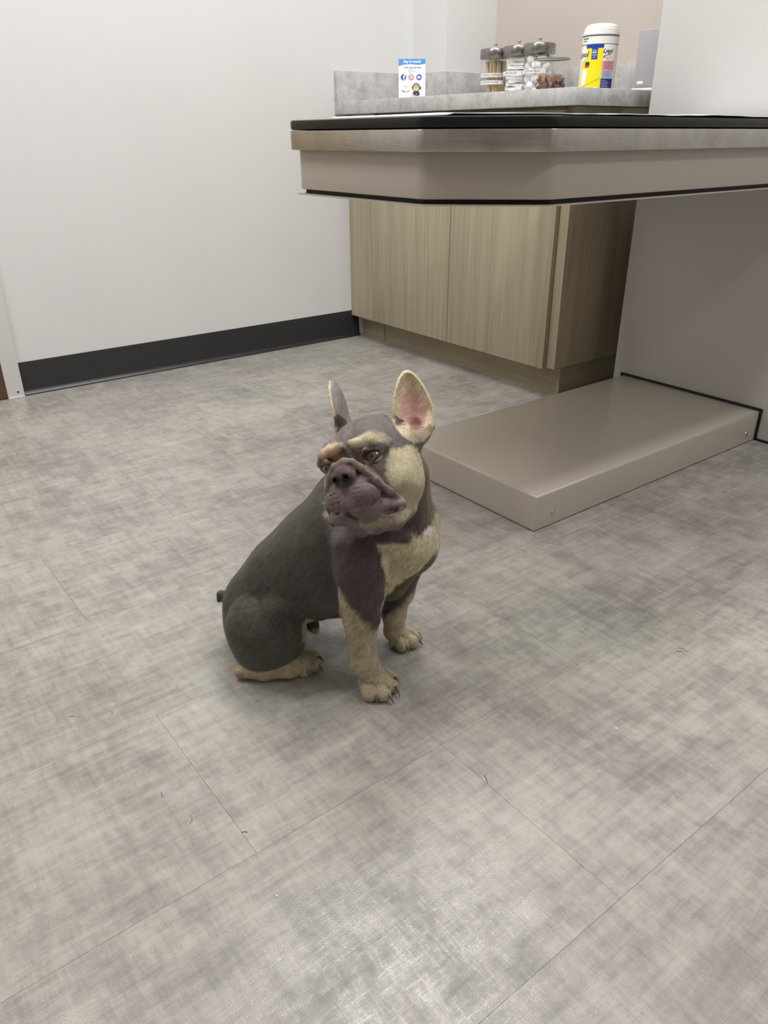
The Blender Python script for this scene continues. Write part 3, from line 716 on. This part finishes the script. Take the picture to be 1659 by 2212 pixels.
HT=np.array([-0.0203, 0.9621, 0.3981])
hp = lambda l, d, u: (HM @ np.array((l, d, u)) + HT)
def orient(nrm, up=(0, 0, 1)):
    """columns: width, normal, height axes in head coordinates"""
    n = np.array(nrm, float); n /= np.linalg.norm(n); u = np.array(up, float); u -= n*(u@n); u /= np.linalg.norm(u)
    return np.array([np.cross(n, u), n, u]).T
PR = [(tuple(b_)+(None,)*(7-len(b_))) for b_ in BODY]
def hc(k, a, ra, b, rb, op='+'): PR.append((op, 's', k, hp(*a), ra, hp(*b), rb))
def hb(k, a, ra, op='+'): PR.append((op, 's', k, hp(*a), ra, hp(*a), ra))
def he(k, c, rad, R=None, op='+'): PR.append((op, 'e', k, hp(*c), rad, HM if R is None else HM @ R, None))
def sym(fn, k, a, *r, **kw):
    for s in (-1, 1):
        args = [tuple([x[0]*s, x[1], x[2]]) if isinstance(x, tuple) and len(x) == 3 and abs(x[0]) <= 1 and kw.get('pt', 1) and i in kw.get('pi', (0, 2)) else x for i, x in enumerate((a,)+r)]
        fn(k, *args, **{q: v for q, v in kw.items() if q in ('op',)})
# skull, cheeks, throat
he(.012, (.004, -.012, .014), (.062, .058, .050))
sym(he, .02, (.0325, -.002, -.024), (.0375, .047, .043), pi=(0,))
he(.02, (0, -.01, -.045), (.056, .052, .042))
sym(hb, .012, (.033, .034, .021), .0185, pi=(0,))
hc(.010, (0, .050, .036), .0050, (0, .004, .068), .0045, op='-')           # forehead furrow
hc(.005, (.010, .0545, .030), .0018, (.008, .030, .056), .0012, op='-'); hc(.005, (-.010, .0545, .030), .0018, (-.008, .030, .056), .0012, op='-')
sym(hb, .010, (.030, .044, -.018), .0165, pi=(0,))
# eye sockets and lids
sym(hb, .004, (.0345, .0530, .0045), .0118, op='-', pi=(0,))
sym(hc, .003, (.0215, .0525, .0025), .0030, (.031, .0580, .0122), .0030)
sym(hc, .003, (.031, .0580, .0122), .0030, (.0480, .0465, .0095), .0028)
sym(hc, .003, (.0215, .0525, .0025), .0028, (.032, .0565, -.0062), .0024)
sym(hc, .003, (.032, .0565, -.0062), .0024, (.0480, .0465, .0050), .0026)
# brow rolls
for s in (-1, 1):
    bp_ = [(.010, .053, .026), (.020, .0545, .0245), (.038, .0505, .0225), (.052, .0395, .0125)]
    for a_, b_ in zip(bp_, bp_[1:]): hc(.005, (a_[0]*s, a_[1], a_[2]), .0062, (b_[0]*s, b_[1], b_[2]), .0058)
# muzzle
he(.012, (0, .050, -.034), (.033, .027, .028))
sym(he, .005, (.0185, .0620, -.0405), (.0215, .0205, .0205), pi=(0,))
he(.005, (-.0030, .060, -.050), (.030, .020, .018))
hc(.004, (.0100, .0660, -.0575), .0120, (.037, .0520, -.0635), .0105); hc(.004, (-.0190, .0660, -.0600), .0125, (-.038, .0500, -.0635), .0105)
sym(hc, .006, (.038, .0500, -.0635), .0105, (.054, .0400, -.0660), .0080)
# jaw and chin
hc(.010, (-.036, .030, -.066), .011, (0, .053, -.0700), .0110); hc(.010, (.036, .030, -.068), .011, (0, .053, -.0700), .0110)
he(.015, (0, .020, -.066), (.042, .034, .015))
# mouth line, and the gap between the hanging lips
sym(hc, .0025, (.004, .074, -.0715), .0020, (.038, .059, -.0745), .0020, op='-')
sym(hc, .0025, (.038, .059, -.0745), .0020, (.063, .042, -.0720), .0030, op='-')
hc(.003, (0, .0865, -.026), .0022, (-.0030, .0865, -.050), .0034, op='-')        # philtrum
hc(.003, (-.0030, .0860, -.050), .0036, (-.0070, .0800, -.073), .0075, op='-')
# nose
he(.003, (0, .0720, -.0125), (.0175, .0125, .0128))
sym(hb, .003, (.0100, .0765, -.0145), .0080, pi=(0,))
sym(hc, .0012, (.0086, .0865, -.0165), .0030, (.0086, .0765, -.0140), .0032, op='-')
sym(hc, .0012, (.0090, .0860, -.0180), .0020, (.0175, .0780, -.0215), .0013, op='-')
# wrinkle over the nose and the folds running down the cheeks
def chain(pts, r, k, op='+'):
    for s in (-1, 1):
        for (a, ra), (b, rb) in zip(zip(pts, r), zip(pts[1:], r[1:])):
            hc(k, (a[0]*s, a[1], a[2]), ra, (b[0]*s, b[1], b[2]), rb, op)
chain([(0, .065, .0045), (.014, .0665, .001), (.025, .0640, -.0085), (.0375, .0590, -.0270), (.0485, .0485, -.047), (.0545, .0375, -.0600)], [.0058, .0060, .0058, .0060, .0062, .0040], .0025)
chain([(0, .0765, .0020), (.0150, .0755, -.0030), (.0225, .0730, -.0140), (.0325, .0680, -.0300), (.0445, .0580, -.0500)], [.0016, .0021, .0026, .0028, .0018], .0025, '-')
chain([(.010, .0640, .0120), (.023, .0640, .0030), (.036, .0600, -.0130), (.0475, .0520, -.0320), (.058, .0400, -.0520)], [.0022, .0030, .0034, .0032, .0016], .004, '-')
chain([(.050, .0440, -.036), (.0655, .0290, -.062)], [.0018, .0012], .003, '-')
# creases on the lip pads
for s in (-1, 1):
    for i in range(5):
        u = -.0265-.0062*i; y_ = .0815-.0006*abs(i-2)
        hc(.0018, (.010*s, y_, u), .0006, (.022*s, y_-.0015, u-.0015), .0009, '-'); hc(.0018, (.022*s, y_-.0015, u-.0015), .0009, (.034*s, y_-.0105, u-.004), .0006, '-')
chain([(.004, .0800, -.0560), (.020, .0775, -.0590), (.037, .0630, -.0560), (.0425, .0600, -.0440)], [.0010, .0013, .0014, .0008], .0025, '-')
# throat folds
chain([(0, .022, -.084), (.026, .014, -.084), (.042, -.004, -.076)], [.009, .009, .008], .015)
# ears: cupped shells
EARS = []
for side, c, n, wd, ht, up in ((1, (.0745, -.020, .060), (.57, .82, -.06), .0270, .0480, (.00, -.12, 1)), (-1, (-.0575, -.052, .090), (-.92, .40, 0), .0285, .0455, (.10, -.05, 1))):
    Ro = orient(n, up); cw = hp(*c); RW = HM @ Ro
    PR.append(('+', 'ear', .007, cw, (wd, .0125, ht), RW, side)); EARS.append((cw, RW, wd, ht, side))
    b = np.array(c) + Ro @ np.array((0, -.003, -ht*.80))
    hc(.014, tuple(b), .0165, tuple(b*np.array((.72, .8, .62))), .020)
    lo = np.array(c) + Ro @ np.array((.003, .0040, -ht*.50)); lo2 = lo + Ro @ np.array((-.004, .002, -.012)); hc(.004, tuple(lo), .0085, tuple(lo2), .0060, op='-')
    q1 = np.array(c) + Ro @ np.array((.0185, .003, -ht*.62)); q2 = np.array(c) + Ro @ np.array((.0220, .002, -ht*.34))
    hc(.003, tuple(q1), .0085, tuple(q2), .0045)
    q3 = np.array(c) + Ro @ np.array((-.0195, .001, -ht*.62)); hb(.005, tuple(q3), .0085)

def grow(cell=.0021):
    lo = np.array((-.300, .830, -.008)); hi = np.array((.130, 1.235, .535)); N = np.ceil((hi-lo)/cell).astype(int)
    A = np.full(N, 1.0, np.float32); ax = [lo[i]+cell*np.arange(N[i]) for i in range(3)]
    ax = [a.astype(np.float32) for a in ax]
    def ell(P, c, rad, R, egg=False):
        q = [(P[0]-c[0])*R[0][j]+(P[1]-c[1])*R[1][j]+(P[2]-c[2])*R[2][j] for j in range(3)]
        if egg: q[0] = q[0]/np.clip(1-.30*q[2]/rad[2], .6, 1.35); q[1] = q[1]-.10*np.abs(q[0])
        k0 = np.sqrt(sum((q[j]/rad[j])**2 for j in range(3)))+1e-9; k1 = np.sqrt(sum((q[j]/rad[j]**2)**2 for j in range(3)))+1e-9
        return k0*(k0-1)/k1
    for op, typ, k, c, r, c2, r2 in PR:
        c = np.array(c, np.float32)
        if typ == 's':
            c2 = np.array(c2, np.float32); R_ = max(r, r2); mn = np.minimum(c, c2)-R_; mx = np.maximum(c, c2)+R_
        else:
            R_ = max(r); mn = c-R_; mx = c+R_
        mg = k+3*cell; i0 = np.clip(((mn-mg-lo)/cell).astype(int), 0, N-1); i1 = np.clip(((mx+mg-lo)/cell).astype(int)+2, 1, N)
        if np.any(i1 <= i0): continue
        sl = tuple(slice(a, b) for a, b in zip(i0, i1))
        P = (ax[0][sl[0]][:, None, None], ax[1][sl[1]][None, :, None], ax[2][sl[2]][None, None, :])
        if typ == 's':
            d = c2-c; L2 = float(d@d)
            if L2 > 1e-10:
                t = np.clip(((P[0]-c[0])*d[0]+(P[1]-c[1])*d[1]+(P[2]-c[2])*d[2])/L2, 0, 1)
                v = np.sqrt((P[0]-c[0]-t*d[0])**2+(P[1]-c[1]-t*d[1])**2+(P[2]-c[2]-t*d[2])**2)-(r+(r2-r)*t)
            else: v = np.sqrt((P[0]-c[0])**2+(P[1]-c[1])**2+(P[2]-c[2])**2)-r
        elif typ == 'e': v = ell(P, c, r, np.eye(3) if c2 is None else np.array(c2))
        else:
            RW = c2; v1 = ell(P, c, r, RW, True); cc = c+RW[:, 1]*.0058+RW[:, 2]*-.001
            v2 = ell(P, cc, (r[0]-.0034, r[1], r[2]-.0036), RW, True); v = np.maximum(v1, -v2)
        a = A[sl]
        if op == '+':
            h = np.maximum(k-np.abs(a-v), 0)/k; A[sl] = np.minimum(a, v)-h*h*k*.25
        else:
            h = np.maximum(k-np.abs(a+v), 0)/k; A[sl] = np.maximum(a, -v)+h*h*k*.25
    # flat on the floor
    A = np.maximum(A, (.0008-ax[2])[None, None, :])
    # surface nets
    S = A < 0; n = N-1
    cnt = sum(S[i:i+n[0], j:j+n[1], l:l+n[2]].astype(np.int8) for i in (0, 1) for j in (0, 1) for l in (0, 1))
    act = np.argwhere((cnt > 0) & (cnt < 8)); idx = np.full(n, -1, np.int32); idx[tuple(act.T)] = np.arange(len(act))
    acc = np.zeros((len(act), 3)); num = np.zeros(len(act))
    C8 = [(i, j, l) for i in (0, 1) for j in (0, 1) for l in (0, 1)]
    val = {cc: A[act[:, 0]+cc[0], act[:, 1]+cc[1], act[:, 2]+cc[2]] for cc in C8}
    for a in C8:
        for axi in range(3):
            if a[axi]: continue
            b = tuple(1 if q == axi else a[q] for q in range(3)); va, vb = val[a], val[b]; mk = (va < 0) != (vb < 0)
            t = np.where(mk, va/np.where(mk, va-vb, 1), 0); pt = np.tile(np.array(a, float), (len(act), 1)); pt[:, axi] += t
            acc += pt*mk[:, None]; num += mk
    V = lo+(act+acc/num[:, None])*cell; F = []
    for axi in range(3):
        o1, o2 = [q for q in range(3) if q != axi]
        sa = [slice(None)]*3; sb = [slice(None)]*3; sa[axi] = slice(0, -1); sb[axi] = slice(1, None)
        ch = S[tuple(sa)] != S[tuple(sb)]; e = np.argwhere(ch); ok = (e[:, o1] > 0) & (e[:, o2] > 0) & (e[:, o1] < n[o1]) & (e[:, o2] < n[o2]); e = e[ok]
        ins = S[tuple(e.T)]
        def at_(d1, d2):
            q = e.copy(); q[:, o1] -= d1; q[:, o2] -= d2; return idx[tuple(q.T)]
        qd = np.stack([at_(0, 0), at_(1, 0), at_(1, 1), at_(0, 1)], 1)
        flip = ins if axi != 1 else ~ins
        qd = np.where(flip[:, None], qd, qd[:, ::-1]); F.append(qd)
    F = np.concatenate(F); F = F[(F >= 0).all(1)]
    # keep the largest connected piece
    comp = np.arange(len(V))
    while True:
        m_ = comp[F].min(1); new = comp.copy()
        for q in range(4): np.minimum.at(new, F[:, q], m_)
        new = new[new]
        if (new == comp).all(): break
        comp = new
    u, c_ = np.unique(comp, return_counts=True); big = u[c_.argmax()]; keep = comp == big
    re = np.cumsum(keep)-1; F = re[F[keep[F].all(1)]]; V = V[keep]
    # light smoothing
    E = np.concatenate([F[:, [0, 1]], F[:, [1, 2]], F[:, [2, 3]], F[:, [3, 0]]])
    for lam in (.5, -.35):
        s = np.zeros_like(V); w_ = np.zeros(len(V)); np.add.at(s, E[:, 0], V[E[:, 1]]); np.add.at(w_, E[:, 0], 1); np.add.at(s, E[:, 1], V[E[:, 0]]); np.add.at(w_, E[:, 1], 1)
        V = V+lam*(s/w_[:, None]-V)
    return V, F
def vn(V, F):
    a = np.cross(V[F[:, 2]]-V[F[:, 0]], V[F[:, 3]]-V[F[:, 1]]); n_ = np.zeros_like(V)
    for q in range(4): np.add.at(n_, F[:, q], a)
    return n_/(np.linalg.norm(n_, axis=1)[:, None]+1e-12)
def vnoise(P, s, seed=0):
    """cheap smooth value noise"""
    q = P*s+seed*17.3; i = np.floor(q).astype(np.int64); f = q-i; f = f*f*(3-2*f); out = 0
    for dx in (0, 1):
        for dy in (0, 1):
            for dz in (0, 1):
                h = ((i[:, 0]+dx)*73856093 ^ (i[:, 1]+dy)*19349663 ^ (i[:, 2]+dz)*83492791 ^ seed*2654435) & 0xffffff
                h = (h*1103515245+12345) & 0x7fffffff
                w_ = (f[:, 0] if dx else 1-f[:, 0])*(f[:, 1] if dy else 1-f[:, 1])*(f[:, 2] if dz else 1-f[:, 2])
                out = out+w_*(h/0x7fffffff)
    return out
def sm(e0, e1, x): t = np.clip((x-e0)/(e1-e0), 0, 1); return t*t*(3-2*t)
def paint(V, NR):
    L = lambda r, g_, b: np.array(lin(r, g_, b)[:3])
    n = len(V); C = np.tile(L(*BACK_C), (n, 1)); H = (V-HT) @ HM; l, d, u = H.T; al = np.abs(l)
    nz = (vnoise(V, 70, 1)-.5)*.012+(vnoise(V, 260, 2)-.5)*.006
    def lay(mask, c):
        nonlocal C; C = C*(1-mask[:, None])+np.array(L(*c))[None]*mask[:, None]
    r, f, z = V.T
    def bl(c, rad, soft=.008, P=V):
        c = np.array(c); rad = np.array(rad); q = (P-c)/rad; k = np.linalg.norm(q, axis=1); return sm(soft/min(rad), -soft/min(rad), (k-1)+nz/min(rad))
    # shoulder and arm: purplish lilac
    lay(sm(-.088, -.058, r+nz)*sm(1.06, 1.02, f)*sm(.36, .32, z), SHOULDER_C)
    # neck side
    lay(sm(.030, .055, r+nz)*sm(.255, .285, z)*sm(.97, 1.0, f), NECK_C)
    # cream chest patch, brown skin fold along its right side
    lft = sm(-.004, .004, r+nz-(.001-.35*np.maximum(z-.241, 0))); low = .176+1.10*(r-.007)
    lay(sm(-.004, .004, r+nz+.002)*sm(.286, .276, z+nz)*sm(-.034, -.028, z-low)*sm(1.05, 1.03, f), FOLD_C)
    lay(lft*sm(.286, .274, z+nz+.10*(r-.03)*0)*sm(-.004, .004, z-low+nz)*sm(1.05, 1.03, f), CREAM_C)
    lay(bl((.080, .985, .272), (.014, .030, .026), .005), CREAM_C)
    lay(bl((.066, .970, .283), (.010, .025, .006), .003), (228, 218, 212))
    # cream lower legs
    fl = (r > -.068)
    zt = np.where(f < 1.02, .116+1.45*np.clip(-r, 0, .065), .072+1.2*np.clip(r, 0, .06))
    lay(sm(.012, -.012, z-zt+nz*1.1)*fl, LEG_C)
    lay(sm(.004, -.004, z+nz*.6-(.030+.022*sm(-.18, -.145, r)))*(~fl), LEG_C)
    lay(bl(KNEE[0], KNEE[1], .004), LEG_C)
    lay(bl(HEEL[0], HEEL[1], .004), (184, 146, 128))
    # head
    head = sm(.098, .084, al+nz)*sm(-.060, -.040, d+nz-.25*np.maximum(u, 0))*sm(-.100, -.088, u+.25*d+nz)
    lay(head, HEAD_C)
    B = lambda c, rad, soft=.006: bl(c, rad, soft, H)*1.0
    def both(c, rad, col, soft=.006, amt=1):
        for s in (-1, 1): lay(B((c[0]*s, c[1], c[2]), rad, soft)*amt, col)
    both((.064, .012, -.030), (.036, .040, .036), CREAM_C, .005)          # cheek
    lay(bl((.052, .020, -.062), (.034, .050, .022), .006, H), CREAM2_C)
    both((.060, .012, -.012), (.028, .030, .018), CREAM_C, .005)
    both((.033, .056, -.006), (.025, .016, .018), (104, 86, 78), .005)    # darker round the eyes
    both((.024, .052, .026), (.020, .022, .011), CREAM_C, .005, .9)        # brow spot
    both((.038, .046, .025), (.016, .016, .007), CREAM2_C, .003, .9)
    lay(B((-.020, .060, .012), (.018, .02, .020), .006)*.75, (206, 160, 134)); both((.012, .062, .010), (.012, .02, .018), (190, 158, 130), .006, .6)
    both((.0360, .053, .0030), (.0175, .014, .0118), (58, 46, 42), .003, .85)
    for s_ in (-1, 1):
        for a_, b_ in (((0, .065, .0045), (.025, .064, -.0085)), ((.025, .064, -.0085), (.049, .0485, -.047)), ((.049, .0485, -.047), (.060, .036, -.064))):
            A_ = np.array((a_[0]*s_, a_[1], a_[2])); B_ = np.array((b_[0]*s_, b_[1], b_[2])); e_ = B_-A_; tt_ = np.clip(((H-A_)@e_)/(e_@e_), 0, 1); lay(sm(.0125, .0085, np.linalg.norm(H-A_-tt_[:, None]*e_, axis=1)+nz*.5), MUZ2_C)
    muz = bl((0, .064, -.042), (.0415, .034, .034), .003, H); lay(muz, MUZ_C)
    both((.034, .056, -.056), (.024, .024, .016), MUZ_C, .003)
    both((.046, .046, -.066), (.020, .020, .0085), MUZ_C, .003)
    lay(bl((.012, .046, -.086), (.026, .030, .010), .003, H)*.7, CREAM2_C)
    lay(bl((.046, .030, -.084), (.020, .030, .011), .004, H)*.7, CREAM_C)
    lay(bl((-.001, .0845, -.038), (.0028, .01, .018), .001, H)*.6, (70, 52, 56)); lay(bl((-.005, .079, -.063), (.0070, .016, .013), .0015, H)*.85, (38, 25, 27))
    for s_ in (-1, 1):
        for i_ in range(3):
            for j_ in range(5): lay(sm(.00165, .0009, np.hypot(H[:, 0]-(.013+.0052*j_)*s_, H[:, 2]+.042+.0058*i_+.0012*j_))*(d > .055)*.75, (64, 50, 52))
    # nose leather
    lay(bl((0, .0775, -.0125), (.0200, .016, .0145), .0015, H), NOSE_C)
    for s in (-1, 1): lay(bl((.0086*s, .0845, -.0165), (.0038, .008, .0036), .001, H), (22, 16, 16))
    for s in (-1, 1): lay(bl((.055*s, .042, -.0725), (.011, .012, .0048), .002, H)*.95, (54, 34, 38))
    # skin in the grooves
    # ears
    for cw, RW, wd, ht, side in EARS:
        q = (V-cw) @ RW;  fr = sm(-.15, .25, (NR @ RW)[:, 1])*(q[:, 1] > -.012)
        isin = np.sqrt((q[:, 0]/wd)**2+(q[:, 2]/ht)**2) < 1.25
        rd = np.sqrt((q[:, 0]/(wd*1.15))**2+((q[:, 2]+.02*ht)/(ht*1.03))**2); earz = sm(1.06, .97, rd+nz*6)*(np.abs(q[:, 1]) < .024)
        lay(earz*sm(.1, -.2, (NR @ RW)[:, 1])*1.0, EARB_C)
        lay(earz*fr, EARRIM_C)
        pk = sm(1.05, .55, np.sqrt(((q[:, 0]-.004*side*0)/(wd*.8))**2+((q[:, 2]+ht*.15)/(ht*.72))**2)+nz*20)
        lay(earz*fr*pk, PINK_C)
        dk = sm(1.1, .6, np.sqrt((q[:, 0]/(wd*.42))**2+((q[:, 2]+ht*.50)/(ht*.24))**2)); lay(earz*fr*dk*.7, (150, 96, 88))
        e0 = np.array((wd*(-.85)*side*-1*-1, 0, -ht*.45)); kd = np.linalg.norm((q-np.array((-wd*.92*side, .0, -ht*.46))), axis=1)
        lay(sm(.014, .009, kd+nz)*.9, (66, 56, 56))
    # mottling
    m2 = .90+.20*vnoise(V, 55, 5)*1.0; m3 = .93+.14*vnoise(V*np.array((1, 1, .35)), 600, 6)
    fb = np.array((-.55, .25, -.80)); fb /= np.linalg.norm(fb); al_ = V@fb; W_ = V-np.outer(al_, fb)*.86
    m4 = .80+.40*vnoise(W_, 420, 8); m5 = .88+.24*vnoise(W_, 160, 9); hd = (np.linalg.norm((V-HT), axis=1) > .10)
    m4 = np.where(hd, m4, .88+.24*vnoise(V, 500, 11))
    return np.clip(C*(m2*m3*m4*m5)[:, None], 0, 1)
def pal(**k): globals().update(k)
pal(BACK_C=(80, 78, 72), SHOULDER_C=(86, 73, 75), HEAD_C=(114, 106, 105), CREAM_C=(212, 202, 170), CREAM2_C=(172, 157, 132), LEG_C=(186, 172, 146), NECK_C=(128, 114, 100), FOLD_C=(100, 88, 66),
    MUZ_C=(118, 101, 103), MUZ2_C=(136, 119, 110), NOSE_C=(88, 72, 71), EARB_C=(140, 134, 128), EARRIM_C=(222, 208, 178), PINK_C=(230, 186, 176), LEGZ=.115,
    CHEST=((.036, .955, .215), (.030, .050, .050)), CHEST2=((.075, .985, .225), (.020, .040, .030)), KNEE=((-.121, 1.00, .082), (.0085, .05, .050)), HEEL=((-.238, 1.0, .010), (.016, .03, .009)))
CELL, NHAIR, GAZE = .0014, 170000, (.14, -.15)
V, F = grow(CELL)
NR = vn(V, F); PC = paint(V, NR)
DB = np.array((-.05, 1.02, 0.0))
dog = thing('french_bulldog', tuple(Matrix.Rotation(YAW-math.pi/2, 3, 'Z') @ Vector(DB)), 'grey and cream french bulldog sitting on the floor, head turned to the side', 'dog', rotz=YAW-math.pi/2)
me = D.meshes.new('dog_body'); me.from_pydata((V-DB).tolist(), [], F.tolist()); me.update()
ca_ = me.color_attributes.new('coat', 'FLOAT_COLOR', 'POINT'); ca_.data.foreach_set('color', np.concatenate([PC, np.ones((len(PC), 1))], 1).astype(np.float32).ravel())
me.polygons.foreach_set('use_smooth', np.ones(len(F), bool))
def coat_mat(name, rough, fur):
    m = mat(name, (120, 110, 100), rough, spec=.3); t = NT(m)
    a = t.n('ShaderNodeVertexColor', layer_name='coat'); v = t.coord('Object', (1, 1, .45))
    n1 = t.noise(v, 900, 3, .6); n2 = t.noise(v, 300, 3, .6)
    t.color(t.mix(.5, a.outputs[0], t.ramp(n1, [(.3, g(.62)), (.7, g(1.25))]), 'MULTIPLY') if not fur else a.outputs[0])
    if not fur: t.bump(t.math('ADD', n1, n2), .5, .0005)
    t.b.inputs['Sheen Weight'].default_value = .12; t.b.inputs['Sheen Roughness'].default_value = .4
    return m
M_coat = coat_mat('short_coat', .62, False)
body = obj('body', me, M_coat, dog)
# short hairs lying on the body
NF = NHAIR; rg = np.random.default_rng(5)
ar = np.linalg.norm(np.cross(V[F[:, 2]]-V[F[:, 0]], V[F[:, 3]]-V[F[:, 1]]), axis=1)
Hc = (V-HT) @ HM
fc = V[F].mean(1); hcn = (fc-HT) @ HM; inh = (hcn[:, 1] > -.06) & (hcn[:, 2] > -.09)
wgt = ar*np.where(inh, 1.5, 1)*(fc[:, 2] > .004)
nosem = (np.linalg.norm((hcn-np.array((0, .08, -.0145)))/np.array((.023, .018, .017)), axis=1) < 1)
eyem = np.minimum(np.linalg.norm(hcn-np.array((.0345, .052, .0035)), axis=1), np.linalg.norm(hcn-np.array((-.0345, .052, .0035)), axis=1)) < .0130
mouthm = (hcn[:, 1] > .03) & (hcn[:, 2] < -.062) & (hcn[:, 2] > -.074)
wgt = wgt*(~nosem)*(~eyem)*np.where(mouthm, .3, 1)
sel = rg.choice(len(F), NF, p=wgt/wgt.sum()); uv = rg.random((NF, 2)); q = V[F[sel]]
p = (q[:, 0]*(1-uv[:, :1])*(1-uv[:, 1:])+q[:, 1]*uv[:, :1]*(1-uv[:, 1:])+q[:, 2]*uv[:, :1]*uv[:, 1:]+q[:, 3]*(1-uv[:, :1])*uv[:, 1:])
nn = NR[F[sel, 0]]; cc = PC[F[sel, 0]]; hh = (p-HT) @ HM; ish = ((hh[:, 1] > -.06) & (hh[:, 2] > -.09))[:, None]
flowb = np.array((-.55, .25, -.80)); fh = hh-np.array((0, .13, .0)); fh = fh/np.linalg.norm(fh, axis=1)[:, None]
fh = (fh+np.array((0, -.3, -.1))) @ HM.T
flow = np.where(ish, fh, flowb)+rg.normal(0, .16, (NF, 3)); flow = np.where((p[:, 2:] < .12) & ~ish, np.array((.1, -.1, -1.))+rg.normal(0, .2, (NF, 3)), flow)
flow -= nn*(flow*nn).sum(1)[:, None]; flow /= np.linalg.norm(flow, axis=1)[:, None]+1e-9
muzh = (np.linalg.norm((hh-np.array((0, .066, -.040)))/np.array((.05, .04, .04)), axis=1) < 1)
Lh = np.where(ish[:, 0], .0042, .0075)*rg.uniform(.6, 1.2, NF); Lh = np.where(muzh, .0022, Lh); Lh = np.where((p[:, 2] < .10) & ~ish[:, 0], .0045*rg.uniform(.6, 1.2, NF), Lh)
wd_ = np.where(ish[:, 0], .00018, .00026); sd = np.cross(nn, flow)*wd_[:, None]
lift = np.where(muzh, .10, .17)[:, None]
T1 = p-nn*.0003-sd; T2 = p-nn*.0003+sd; T3 = p+flow*Lh[:, None]*.98+nn*Lh[:, None]*lift
T3[:, 2] = np.maximum(T3[:, 2], .0008)
HV = np.stack([T2, T1, T3], 1).reshape(-1, 3); HF = np.arange(3*NF).reshape(-1, 3)
hm_ = D.meshes.new('hairs'); hm_.vertices.add(3*NF); hm_.vertices.foreach_set('co', (HV-DB).astype(np.float32).ravel())
hm_.loops.add(3*NF); hm_.loops.foreach_set('vertex_index', HF.ravel().astype(np.int32)); hm_.polygons.add(NF); hm_.polygons.foreach_set('loop_start', (np.arange(NF)*3).astype(np.int32)); hm_.update(calc_edges=True)
hm_.polygons.foreach_set('use_smooth', np.ones(NF, bool))
k_ = rg.uniform(.55, 1.55, NF); hcol = np.repeat(np.clip(cc*k_[:, None], 0, 1), 3, 0)
hca = hm_.color_attributes.new('coat', 'FLOAT_COLOR', 'POINT'); hca.data.foreach_set('color', np.concatenate([hcol, np.ones((len(hcol), 1))], 1).astype(np.float32).ravel())
nh = nn+rg.normal(0, .12, (NF, 3)); nh /= np.linalg.norm(nh, axis=1)[:, None]
hm_.normals_split_custom_set_from_vertices(np.repeat(nh, 3, 0).tolist())
M_fur = coat_mat('short_hair', .55, True)
fur = obj('fur', hm_, M_fur, dog); fur['kind'] = 'stuff'
# eyes
def eye_mat():
    m = mat('eyeball', (60, 50, 40), .08, spec=.5, coat=1.0); t = NT(m); t.b.inputs['Coat Roughness'].default_value = .02
    c = t.n('ShaderNodeTexCoord').outputs['Object']; sp_ = t.n('ShaderNodeSeparateXYZ'); t.l(c, sp_.inputs[0])
    x2 = t.math('MULTIPLY', sp_.outputs[0], sp_.outputs[0]); z2 = t.math('MULTIPLY', sp_.outputs[2], sp_.outputs[2])
    rr = t.math('SQRT', t.math('ADD', x2, z2)); fac = t.math('MULTIPLY', rr, 1/.012)
    col = t.ramp(fac, [(0, lin(14, 12, 12)), (.24, lin(14, 12, 12)), (.29, lin(86, 74, 60)), (.44, lin(130, 118, 92)), (.52, lin(44, 36, 30)), (.56, lin(60, 50, 40)), (.62, lin(196, 184, 150)), (.9, lin(170, 150, 124))])
    t.color(col); return m
M_eye = eye_mat()
for s, nm in ((1, 'eyeball'), (-1, 'eyeball')):
    bm = bmesh.new(); bmesh.ops.create_uvsphere(bm, u_segments=32, v_segments=20, radius=.0120)
    e = obj(nm, bm2me(bm, smooth=True), M_eye, dog); ctr = hp(.0345*s, .0432, .0035)-DB
    gz = HM @ np.array((GAZE[0] if s > 0 else GAZE[1], .9, 0)); gz /= np.linalg.norm(gz)
    e.rotation_mode = 'QUATERNION'; e.rotation_quaternion = Vector(gz).to_track_quat('Y', 'Z'); e.location = ctr
# claws
M_claw = mat('claw_horn', (128, 114, 102), .35)
for a, r, b in CLAWS:
    a = np.array(a); b = np.array(b); r *= .95; v = []; f = []; n = 8
    mid = (a*.45+b*.55)+np.array((0, 0, .003)); prof = [(a, r), ((a+mid)/2+np.array((0, 0, .0008)), r*.95), (mid, r*.75), (b, r*.12)]
    dr = (b-a)/np.linalg.norm(b-a); s1 = np.cross(dr, (0, 0, 1)); s1 /= np.linalg.norm(s1); s2 = np.cross(s1, dr)
    for c0, rr_ in prof:
        for i in range(n):
            w_ = 2*math.pi*i/n; v.append(tuple(c0+s1*rr_*.7*math.cos(w_)+s2*rr_*math.sin(w_)-DB))
    v = [(x, y, max(z, .0003)) for x, y, z in v]
    for k in range(3):
        for i in range(n): f.append((k*n+i, k*n+(i+1) % n, (k+1)*n+(i+1) % n, (k+1)*n+i))
    f.append(tuple(range(n))[::-1]); f.append(tuple(range(3*n, 4*n)))
    obj('claw', pymesh(v, f, True), M_claw, dog)
